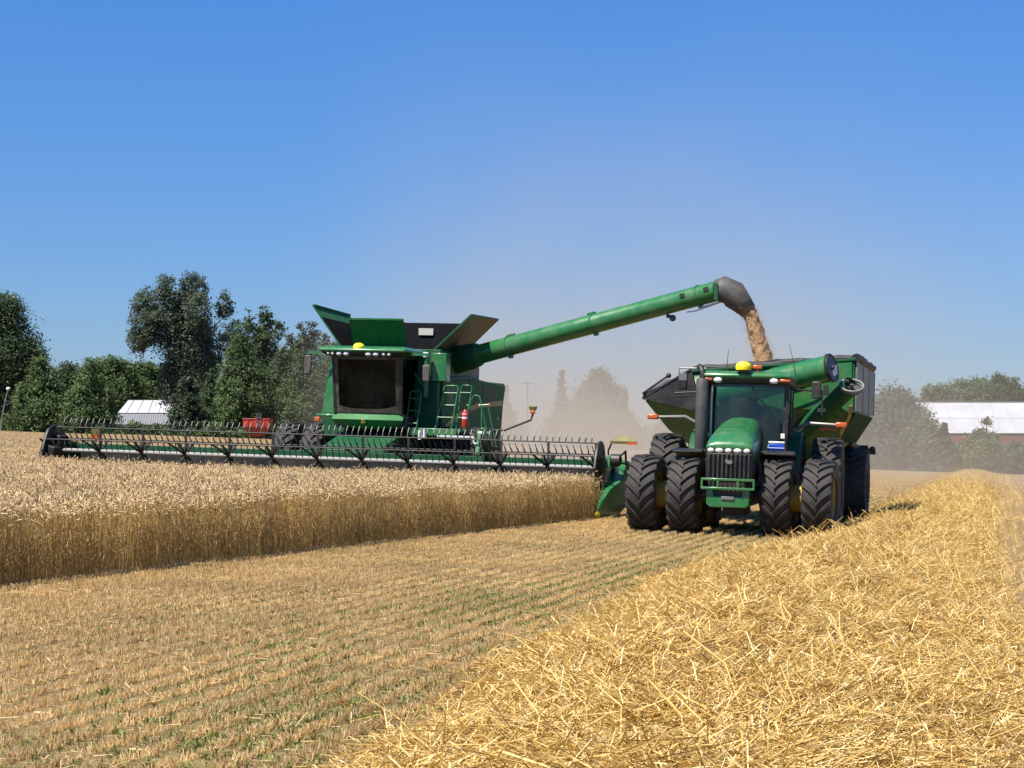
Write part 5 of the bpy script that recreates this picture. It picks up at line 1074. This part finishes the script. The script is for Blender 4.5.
mb = MB(); mb.prism([(xo-0.05-0.05, 2.22), (xo-0.05-0.02, 2.205), (xo-0.05-0.03, 2.16), (xo-0.05-0.015, 2.16), (xo-0.05, 2.195), (xo-0.05+0.025, 2.17), (xo-0.05+0.045, 2.165), (xo-0.05+0.02, 2.205), (xo-0.05+0.05, 2.24), (xo-0.05+0.03, 2.25), (xo-0.05+0.01, 2.225)], 'y', yf-0.183, yf-0.176); mb.build('emblem_figure', GREEN_DARK, emb)
mb = MB()
for s in (-1, 1): mb.beam((xo+s*0.92, yf+0.10, 2.38), (xo+s*0.94, yf-0.16, 3.95), 0.09, 0.10); mb.beam((xo+s*0.95, 4.5, 2.3), (xo+s*0.96, 4.5, 3.95), 0.12, 0.10)
mb.beam((xo-0.95, yf+0.1, 2.43), (xo+0.95, yf+0.1, 2.43), 0.06, 0.06); mb.beam((xo-0.95, yf-0.14, 3.92), (xo+0.95, yf-0.14, 3.92), 0.08, 0.08); [mb.beam((xo+s*0.95, yf-0.14, 3.93), (xo+s*0.96, 4.5, 3.93), 0.07, 0.07) for s in (-1, 1)]; cf = mb.build('cab_frame', BLACK, K, bevel=0.015)
mb = MB(); secs = []
for k in range(9):
    f = -1+2*k/8; y = yf-0.06+0.14*f*f; secs.append([(xo+f*0.92, y, zc0), (xo+f*0.94, y-0.27, zc1), (xo+f*0.94, y-0.258, zc1), (xo+f*0.92, y+0.012, zc0)])
mb.loft(secs); ws = mb.build('windscreen', GLASSD, cf, smooth=60)
SUR = paint('glass_surround', (0.035, 0.033, 0.030), 0.25, dust=0.35)
gp = lambda f, t: (xo+f*(0.92+0.02*t), yf-0.068+0.14*f*f-0.27*t, zc0+(zc1-zc0)*t)
mb = MB()
for (f0, t0), (f1, t1) in (((-1, 0), (-0.86, 1)), ((0.86, 0), (1, 1)), ):
    mb.panel([gp(f0, 0), gp(f1, 0), gp(f1, 1), gp(f0, 1)], 0.008)
n_ = 8
for k in range(n_):
    fa = -0.86+1.72*k/n_; fb = -0.86+1.72*(k+1)/n_; cv = lambda f: 0.07+0.10*abs(f)**3
    mb.panel([gp(fa, 0), gp(fb, 0), gp(fb, cv(fb)), gp(fa, cv(fa))], 0.008); mb.panel([gp(fa, 0.95), gp(fb, 0.95), gp(fb, 1), gp(fa, 1)], 0.008)
mb.build('glass_surround', SUR, ws)
for s in (-1, 1): mb = MB(); mb.panel([(xo+s*0.955, yf+0.14, 2.40), (xo+s*0.965, 4.45, 2.40), (xo+s*0.97, 4.45, 3.90), (xo+s*0.96, yf-0.08, 3.90)], 0.012); mb.build('side_window', GLASSD, cf)
rs2 = lambda z, g, gy: [(xo-1.28+g, yf-0.52+gy, z), (xo+1.18-g, yf-0.52+gy, z), (xo+1.18-g, 4.95, z), (xo-1.30+g, 4.95, z)]
mb = MB(); mb.loft([rs2(4.04, 0.04, 0.02), rs2(4.10, 0, 0), rs2(4.17, 0.06, 0.10), rs2(4.22, 0.25, 0.5)]); cr = mb.build('roof', GREEN, K, bevel=0.03, seg=3)
mb = MB(); mb.loft([rs2(3.93, 0.16, 0.20), rs2(4.04, 0.06, 0.04)]); mb.build('roof_underside', BLACK, K, bevel=0.02)
for x, r in ((-1.0, 0.04), (-0.88, 0.045), (-0.70, 0.085), (-0.50, 0.085), (0.12, 0.095), (0.33, 0.09), (0.55, 0.05), (0.70, 0.05)):
    mb = MB(); mb.ball((xo+x, yf-0.44, 3.985), (r, 0.05, min(r, 0.06)), 14); mb.build('work_light', LENS, K, smooth=60)
mb = MB(); mb.lathe([(0, 0.001), (0, 0.15), (0.07, 0.165), (0.13, 0.14), (0.175, 0.08), (0.185, 0.001)], (xo-0.18, yf-0.35, 4.10), 'z', 24); mb.build('receiver_dome', YELLOW_B, K, smooth=50)
# cab interior
mb = MB(); mb.box(xo-0.28, xo+0.28, 3.9, 4.35, 2.4, 2.85); mb.hexa([(xo-0.27, 4.2, 2.8), (xo+0.27, 4.2, 2.8), (xo+0.27, 4.4, 2.8), (xo-0.27, 4.4, 2.8), (xo-0.24, 4.3, 3.6), (xo+0.24, 4.3, 3.6), (xo+0.24, 4.42, 3.6), (xo-0.24, 4.42, 3.6)]); mb.build('seat', SEAT, K, bevel=0.05)
mb = MB(); mb.tube([(xo-0.02, 3.35, 2.38), (xo-0.02, 3.52, 2.85)], 0.04, 8); mb.torus((xo-0.02, 3.55, 2.87), (1, 0, 0), (0, 0.75, 0.5), 0.20, 0.018); mb.box(xo-0.30, xo+0.28, 3.50, 3.53, 2.60, 2.64); mb.build('steering_column', GREYM, K)
mb = MB(); mb.box(xo+0.38, xo+0.6, 3.7, 4.3, 2.4, 2.95); mb.box(xo+0.5, xo+0.7, 3.5, 3.55, 2.9, 3.2); mb.build('console', BLACK, K, bevel=0.02)
# green corner post, right-hand side handrail of the cab
mb = MB(); mb.hexa([(xo-1.42, yf+0.35, 2.38), (xo-1.02, yf+0.25, 2.38), (xo-1.0, yf+0.7, 2.38), (xo-1.42, yf+0.8, 2.38), (xo-1.16, yf+0.30, 3.92), (xo-1.00, yf+0.25, 3.92), (xo-1.0, yf+0.6, 3.92), (xo-1.16, yf+0.6, 3.92)]); mb.box(xo-1.50, xo-0.9, yf+0.1, yf+0.5, 2.30, 2.37); mb.build('corner_post', GREEN, K, bevel=0.02)
mb = MB(); mb.box(xo-1.52, xo-1.36, yf+0.05, yf+0.12, 2.16, 2.28); mb.build('side_lamp', ORANGE, K, bevel=0.015)
for s, xm, z0, z1 in ((-1, -1.74, 3.42, 3.95), (1, 1.60, 3.30, 3.75)):
    mb = MB(); mb.box(xo+xm-0.10, xo+xm+0.10, yf+0.0, yf+0.07, z0, z1); mi_ = mb.build('mirror', GREYRUB, K, bevel=0.06, seg=3)
    mb = MB(); mb.beam((xo+s*1.1, yf+0.05, 4.02), (xo+xm+s*0.02, yf+0.03, 4.02), 0.06, 0.07); mb.tube([(xo+xm, yf+0.05, 4.0), (xo+xm, yf+0.05, z1-0.05)], 0.02, 6); mb.build('mirror_arm', GREEN, mi_)
# curved green shroud and tower beside the cab
mb = MB(); secs = []
for k in range(7):
    f = k/6; secs.append([(xo+1.05, 4.3-0.0*f, 2.05+1.95*f), (xo+1.05+0.35*math.sin(PI*min(1, f*0.9+0.1)), 4.32, 2.05+1.95*f), (xo+1.62, 4.42, 2.05+1.95*f), (xo+1.62, 4.9, 2.05+1.95*f), (xo+1.05, 4.9, 2.05+1.95*f)])
mb.loft(secs); sh_ = mb.build('cab_shroud', GREEN_DARK, K, smooth=50)
mb = MB(); mb.box(xo+1.40, xo+1.60, 4.36, 4.40, 2.3, 2.6); mb.box(xo+1.42, xo+1.58, 4.34, 4.38, 2.95, 3.05); mb.build('shroud_panel', GREEN, sh_, bevel=0.01)
mb = MB(); mb.box(xo+1.30, xo+1.40, 4.30, 4.33, 2.70, 2.82); mb.build('shroud_sticker', YELLOW, sh_)
mb = MB(); mb.box(xo+1.30, xo+1.42, 4.02, 4.14, 2.9, 4.12); mb.box(xo+1.42, xo+1.85, 4.25, 4.7, 3.35, 4.12); mb.beam((xo+1.36, 4.08, 3.1), (xo+1.0, 4.1, 3.55), 0.05, 0.06); mb.build('tower_post', GREEN, K, bevel=0.015)
mb = MB(); mb.box(xo+1.28, xo+1.42, 3.93, 4.01, 3.98, 4.12); mb.build('tower_light', WHITE, K, bevel=0.01)
# ---- platform, ladders and rails on the near side
mb = MB(); mb.box(xo+1.0, xo+2.5, 3.5, 4.4, 1.98, 2.05); mb.box(xo+1.1, xo+2.4, 3.46, 3.5, 1.86, 2.06); mb.build('platform', GREEN, K, bevel=0.01)
def ladder(x0, x1, xt0, xt1, y, z0, z1, n, r=0.022):
    mb = MB(); mb.tube([(x0, y-0.05, z0), (xt0, y+0.1, z1-0.05), (xt0+0.05, y+0.1, z1), (xt1-0.05, y+0.1, z1), (xt1, y+0.1, z1-0.05), (x1, y-0.05, z0)], r, 8)
    for k in range(n): f = (k+0.4)/n; mb.tube([(x0+(xt0-x0)*f, y-0.05+0.15*f, z0+(z1-z0)*f), (x1+(xt1-x1)*f, y-0.05+0.15*f, z0+(z1-z0)*f)], r, 8)
    return mb
ladder(xo+1.76, xo+2.22, xo+1.98, xo+2.36, 3.6, 1.9, 3.22, 4).build('ladder', GREEN, K, smooth=60)
ladder(xo+2.28, xo+2.50, xo+2.36, xo+2.66, 3.9, 1.9, 3.25, 4, 0.018).build('ladder', GREEN, K, smooth=60)
ladder(xo+1.0, xo+1.3, xo+1.05, xo+1.36, 3.5, 2.05, 3.05, 3, 0.018).build('handrail', GREEN, K, smooth=60)
mb = MB(); mb.tube([(xo+2.64, 3.7, 2.0), (xo+2.72, 3.7, 2.85), (xo+2.82, 3.7, 2.98), (xo+2.95, 3.7, 2.96), (xo+3.02, 3.7, 2.75), (xo+3.05, 3.7, 1.8)], 0.02, 8); mb.tube([(xo+2.98, 3.9, 2.72), (xo+3.22, 3.9, 1.6)], 0.02, 8); mb.tube([(xo+3.15, 3.9, 2.70), (xo+3.42, 3.9, 1.6)], 0.02, 8); mb.tube([(xo+2.9, 3.9, 2.72), (xo+3.2, 3.9, 2.74)], 0.02, 8); mb.build('handrail', GREEN, K, smooth=60)
mb = MB(); mb.beam((xo+1.9, 3.4, 1.86), (xo+2.9, 3.4, 1.86), 0.05, 0.05); mb.tube([(xo+2.9, 3.4, 1.88), (xo+2.92, 3.4, 1.70), (xo+3.08, 3.4, 1.66)], 0.03, 8); mb.build('step_edge', WHITE, K)
mb = MB(); mb.tube([(xo+1.42, 3.4, 1.75), (xo+1.42, 3.4, 2.0)], 0.05, 10); mb.tube([(xo+1.54, 3.4, 1.78), (xo+1.54, 3.4, 2.04)], 0.04, 10); mb.beam((xo+1.38, 3.4, 1.8), (xo+1.58, 3.4, 1.8), 0.05, 0.05); mb.build('coupler', WHITE, K)
# work lamp on a long bent arm
p1 = CM.inverted() @ at(495, 430, 50.3); p2_ = CM.inverted() @ at(504, 430.5, 50.2); p3 = CM.inverted() @ at(531, 420, 50.0); p4 = CM.inverted() @ at(533.3, 413, 50.0)
mb = MB(); mb.tube([Vector((xo+3.4, p1.y, p1.z-0.1)), p1, p2_, p3, p4], 0.028, 8); wa = mb.build('warning_arm', BLACK, K, smooth=60)
mb = MB(); c = CM.inverted() @ at(533, 408.5, 50.0); mb.hexa([(c.x-0.08, c.y-0.05, c.z-0.05), (c.x+0.08, c.y-0.05, c.z-0.05), (c.x+0.08, c.y+0.05, c.z-0.05), (c.x-0.08, c.y+0.05, c.z-0.05), (c.x-0.11, c.y-0.06, c.z+0.06), (c.x+0.11, c.y-0.06, c.z+0.06), (c.x+0.11, c.y+0.06, c.z+0.06), (c.x-0.11, c.y+0.06, c.z+0.06)]); mb.build('warning_lamp', OLIVE, K, bevel=0.015)
mb = MB(); mb.box(c.x-0.06, c.x+0.06, c.y-0.055, c.y+0.03, c.z-0.14, c.z-0.05); mb.build('lamp_holder', ORANGE, wa, bevel=0.015)
# fire extinguisher hanging on the ladder rail
fe_p = CM @ Vector((xo+2.60, 3.62, 2.10)); FE = thing('fire_extinguisher', 'red fire extinguisher hung upright on the combine ladder rail', 'fire extinguisher', Matrix.Translation(fe_p) @ CM.to_3x3().to_4x4())
mb = MB(); mb.lathe([(0, 0.001), (0, 0.075), (0.02, 0.088), (0.40, 0.088), (0.47, 0.05), (0.50, 0.03), (0.50, 0.001)], ax='z', n=20); mb.build('cylinder', REDP, FE, smooth=50)
mb = MB(); mb.lathe([(0.24, 0.0895), (0.29, 0.0895)], ax='z', n=20); mb.lathe([(0.36, 0.0895), (0.385, 0.0895)], ax='z', n=20); mb.build('label_band', WHITE, FE)
mb = MB(); mb.box(-0.03, 0.03, -0.05, 0.03, 0.50, 0.55); mb.tube([(0.03, 0, 0.53), (0.10, 0, 0.48), (0.105, 0, 0.2)], 0.012, 6); mb.build('valve', BLACK, FE)
# ---- unloading auger (sub-assembly of the combine)
ci = CM.inverted()
q0 = ci @ at(452, 361, 54.0); q1 = ci @ at(471, 356.5, 53.5); q2 = ci @ at(718, 290.5, 49.4)
dq = (q2-q1).normalized(); sq = dq.cross(Vector((0, 0, 1))).normalized(); uq = sq.cross(dq)
L = (q2-q1).length
mb = MB(); pts_ = [q1-dq*0.5]; rr_ = [0.30]
for f, r in ((0.0, 0.275), (0.165, 0.275), (0.166, 0.268), (0.52, 0.268), (0.521, 0.265), (1.0, 0.265)): pts_.append(q1+dq*L*f); rr_.append(r)
mb.tube(pts_, rr_, 28); AU = mb.build('unloading_auger', GREEN, K, smooth=40)
mb = MB()
for f, r in ((0.165, 0.275), (0.52, 0.27), (0.93, 0.267)): mb.tube([q1+dq*(L*f-0.03), q1+dq*(L*f+0.03)], r+0.022, 28); mb.beam(q1+dq*(L*f-0.05)-uq*(r+0.03), q1+dq*(L*f+0.05)-uq*(r+0.03), 0.14, 0.07)
for f in (0.18, 0.515): mb.beam(q1+dq*(L*f-0.12)+uq*(0.30), q1+dq*(L*f+0.12)+uq*(0.30), 0.08, 0.05)
mb.build('auger_collar', GREEN, AU, bevel=0.008)
mb = MB(); mb.tube([q1+dq*L*0.80-uq*0.30, q1+dq*L*0.82-uq*0.38], 0.05, 8); mb.ball(q1+dq*L*0.82-uq*0.40, (0.09, 0.07, 0.09)); mb.build('auger_lamp', CHAR, AU)
mb = MB(); mb.tube([q1+dq*L*0.875-uq*0.34, q1+dq*L*0.91-uq*0.37, q1+dq*L*1.01-uq*0.31, q2+dq*0.15-uq*0.20], 0.018, 6); mb.beam(q1+dq*L*0.93-uq*0.32, q1+dq*L*1.0-uq*0.30, 0.12, 0.03); mb.build('spout_ram', STEEL, AU)
for f in (0.885, 0.975):
    mb = MB(); cc = q1+dq*L*f-sq*-0.0; nrm_ = (-sq if (CM.to_3x3() @ sq).y > 0 else sq); cc = cc+nrm_*0.272; mb.panel([cc+dq*0.07+uq*0.02, cc+dq*0.07+uq*0.12, cc-dq*0.07+uq*0.12, cc-dq*0.07+uq*0.02], 0.03); mb.build('inspection_cover', BLACK, AU)
# elbow into the tank
mb = MB(); mb.tube([q0+Vector((-0.9, 0.3, -0.35)), q0, q1, q1+dq*0.25], [0.42, 0.40, 0.37, 0.33], 24); mb.tube([q0+Vector((-0.25, 0.0, -1.6)), q0+Vector((-0.2, 0, 0.0))], 0.42, 24); mb.build('auger_elbow', GREEN_DARK, AU, smooth=50)
# rubber spout
s0 = q2; sec = []
path = [(718, 290.5, 0.30, 0.30), (725, 290, 0.36, 0.32), (734, 295, 0.37, 0.36), (742, 303, 0.29, 0.32), (749.5, 311.5, 0.22, 0.22)]
for i, (px, py, rh, rw) in enumerate(path):
    c = ci @ at(px, py, 49.4-0.02*i)
    c2 = ci @ at(path[min(i+1, 4)][0], path[min(i+1, 4)][1], 49.4); c1 = ci @ at(path[max(i-1, 0)][0], path[max(i-1, 0)][1], 49.4)
    d = (c2-c1).normalized(); 
    if i <= 1: d = (dq*(0.8-0.3*i)+d*(0.2+0.3*i)).normalized()
    s_ax = Vector((0, 1, 0)); s_ax = (s_ax-d*s_ax.dot(d)).normalized(); u_ = d.cross(s_ax)
    sec.append([c+(u_*math.cos(t)*rh+s_ax*math.sin(t)*rw)*(1+(0.05*math.sin(3*t+i) if 0 < i < 4 else 0)) for t in [2*PI*k/20 for k in range(20)]])
mb = MB(); mb.loft(sec, cap=False); so = mb.build('spout', GREYRUB, AU, smooth=60); so.modifiers.new('sheet', 'SOLIDIFY').thickness = 0.03
mb = MB(); mb.beam(q2-nrm_*-0.29-uq*0.28+dq*0.05, q2+nrm_*0.29+uq*0.16+dq*0.12, 0.10, 0.04); mb.build('spout_hinge', GREEN_DARK, AU)
# falling grain
st = [(748, 308, 0.20), (753, 320, 0.19), (756.5, 333, 0.21), (760, 345, 0.22), (763, 356, 0.24), (764.5, 372, 0.28)]
mb = MB(); sec = []; g = np.random.default_rng(5)
nS = 46
for i in range(nS):
    f = i/(nS-1)*(len(st)-1); k = min(int(f), len(st)-2); t = f-k; px = st[k][0]*(1-t)+st[k+1][0]*t; py = st[k][1]*(1-t)+st[k+1][1]*t; r = st[k][2]*(1-t)+st[k+1][2]*t
    c = at(px, py, 49.3); ring = []
    for q in range(28):
        th = 2*PI*q/28; lump = 0.07*math.sin(5*th+i*0.5)*math.sin(i*0.42+1)+0.07*math.sin(3*th-i*0.33)+0.04*math.sin(9*th+i*1.3)+g.normal(0, 0.03)
        ring.append(c+Vector((math.cos(th), math.sin(th)*0.9, 0.12*math.sin(2*th+i*0.6)))*r*(1+lump))
    sec.append(ring)
mb.loft(sec)
gs = mb.build('falling_grain', GRAIN, None, smooth=70); tag(gs, 'stream of tan grain pouring from the rubber spout into the cart', 'grain', kind='stuff')
V = []; Fc = []
for k in range(7000):
    f = g.random(); j = f*(len(st)-1); i = min(int(j), len(st)-2); t = j-i; px = st[i][0]*(1-t)+st[i+1][0]*t; py = st[i][1]*(1-t)+st[i+1][1]*t; r = st[i][2]
    c = np.array(at(px, py, 49.3))+g.normal(0, 1, 3)*np.array([r*0.72, r*0.65, 0.1]); o = len(V); s = 0.0075
    V += [c+np.array(d)*s*g.uniform(0.6, 1.6) for d in ((1, 0, 0), (-0.5, 0.8, 0), (-0.5, -0.8, 0), (0, 0, 1.6))]; Fc += [(o, o+1, o+3), (o+1, o+2, o+3), (o+2, o, o+3), (o, o+2, o+1)]
lg = bpy.data.objects.new('loose_grain', np_mesh('loose_grain', np.array(V), Fc, [GRAIN])); COL.objects.link(lg); lg.parent = gs; lg['kind'] = 'stuff'

# ------------------------------------------------------------------ dust raised behind the machines
def dust(name, x0, x1, y0, y1, z0, z1, dens, label, falloff, hx=0.5, power=2.0, seed=0.0, col=(0.90, 0.80, 0.66)):
    mb = MB(); mb.box(x0, x1, y0, y1, z0, z1)
    m = bpy.data.materials.new(name); m.use_nodes = True; nt = m.node_tree; nt.nodes.remove(nt.nodes['Principled BSDF'])
    pv = N(nt, 'ShaderNodeVolumePrincipled'); pv.inputs['Color'].default_value = (*col, 1); pv.inputs['Anisotropy'].default_value = 0.3
    tc = N(nt, 'ShaderNodeTexCoord'); sp = N(nt, 'ShaderNodeSeparateXYZ'); nt.links.new(tc.outputs['Generated'], sp.inputs[0])
    def M(op, a, b=None, c=None):
        n = nt.nodes.new('ShaderNodeMath'); n.operation = op
        for i, v in enumerate((a, b, c)):
            if v is None: continue
            if isinstance(v, (int, float)): n.inputs[i].default_value = v
            else: nt.links.new(v, n.inputs[i])
        return n.outputs[0]
    no = N(nt, 'ShaderNodeTexNoise', Scale=0.09, Detail=3.0, Roughness=0.55); nt.links.new(tc.outputs['Object'], no.inputs['Vector'])
    nf = nt.nodes.new('ShaderNodeMapRange'); nt.links.new(no.outputs[0], nf.inputs[0]); nf.inputs[1].default_value = 0.36; nf.inputs[2].default_value = 0.64; nf.inputs[3].default_value = 0.10; nf.inputs[4].default_value = 2.0
    ez = M('EXPONENT', M('MULTIPLY', sp.outputs[2], -falloff)); fade = M('SUBTRACT', 1.0, M('POWER', sp.outputs[2], 2.0))
    def edge(s): a = M('MULTIPLY', M('ABSOLUTE', M('SUBTRACT', s, 0.5)), 2.0); return M('SUBTRACT', 1.0, M('POWER', a, power))
    d = M('MULTIPLY', M('MULTIPLY', ez, fade), M('MULTIPLY', edge(sp.outputs[0]), edge(sp.outputs[1])))
    d = M('MULTIPLY', M('MULTIPLY', d, nf.outputs[0]), dens); nt.links.new(d, pv.inputs['Density'])
    nt.links.new(pv.outputs[0], nt.nodes['Material Output'].inputs['Volume'])
    o = mb.build(name, m); tag(o, label, 'dust', kind='stuff'); return o
dust('dust_cloud', -9.5, 18, 60, 150, -1.5, 28, 0.056, 'brown dust cloud boiling up behind the combine', 4.2, seed=1)
dust('dust_haze', 6, 42, 66, 165, -2.0, 30, 0.014, 'thin drifting dust behind the tractor and grain cart', 3.5, seed=2)
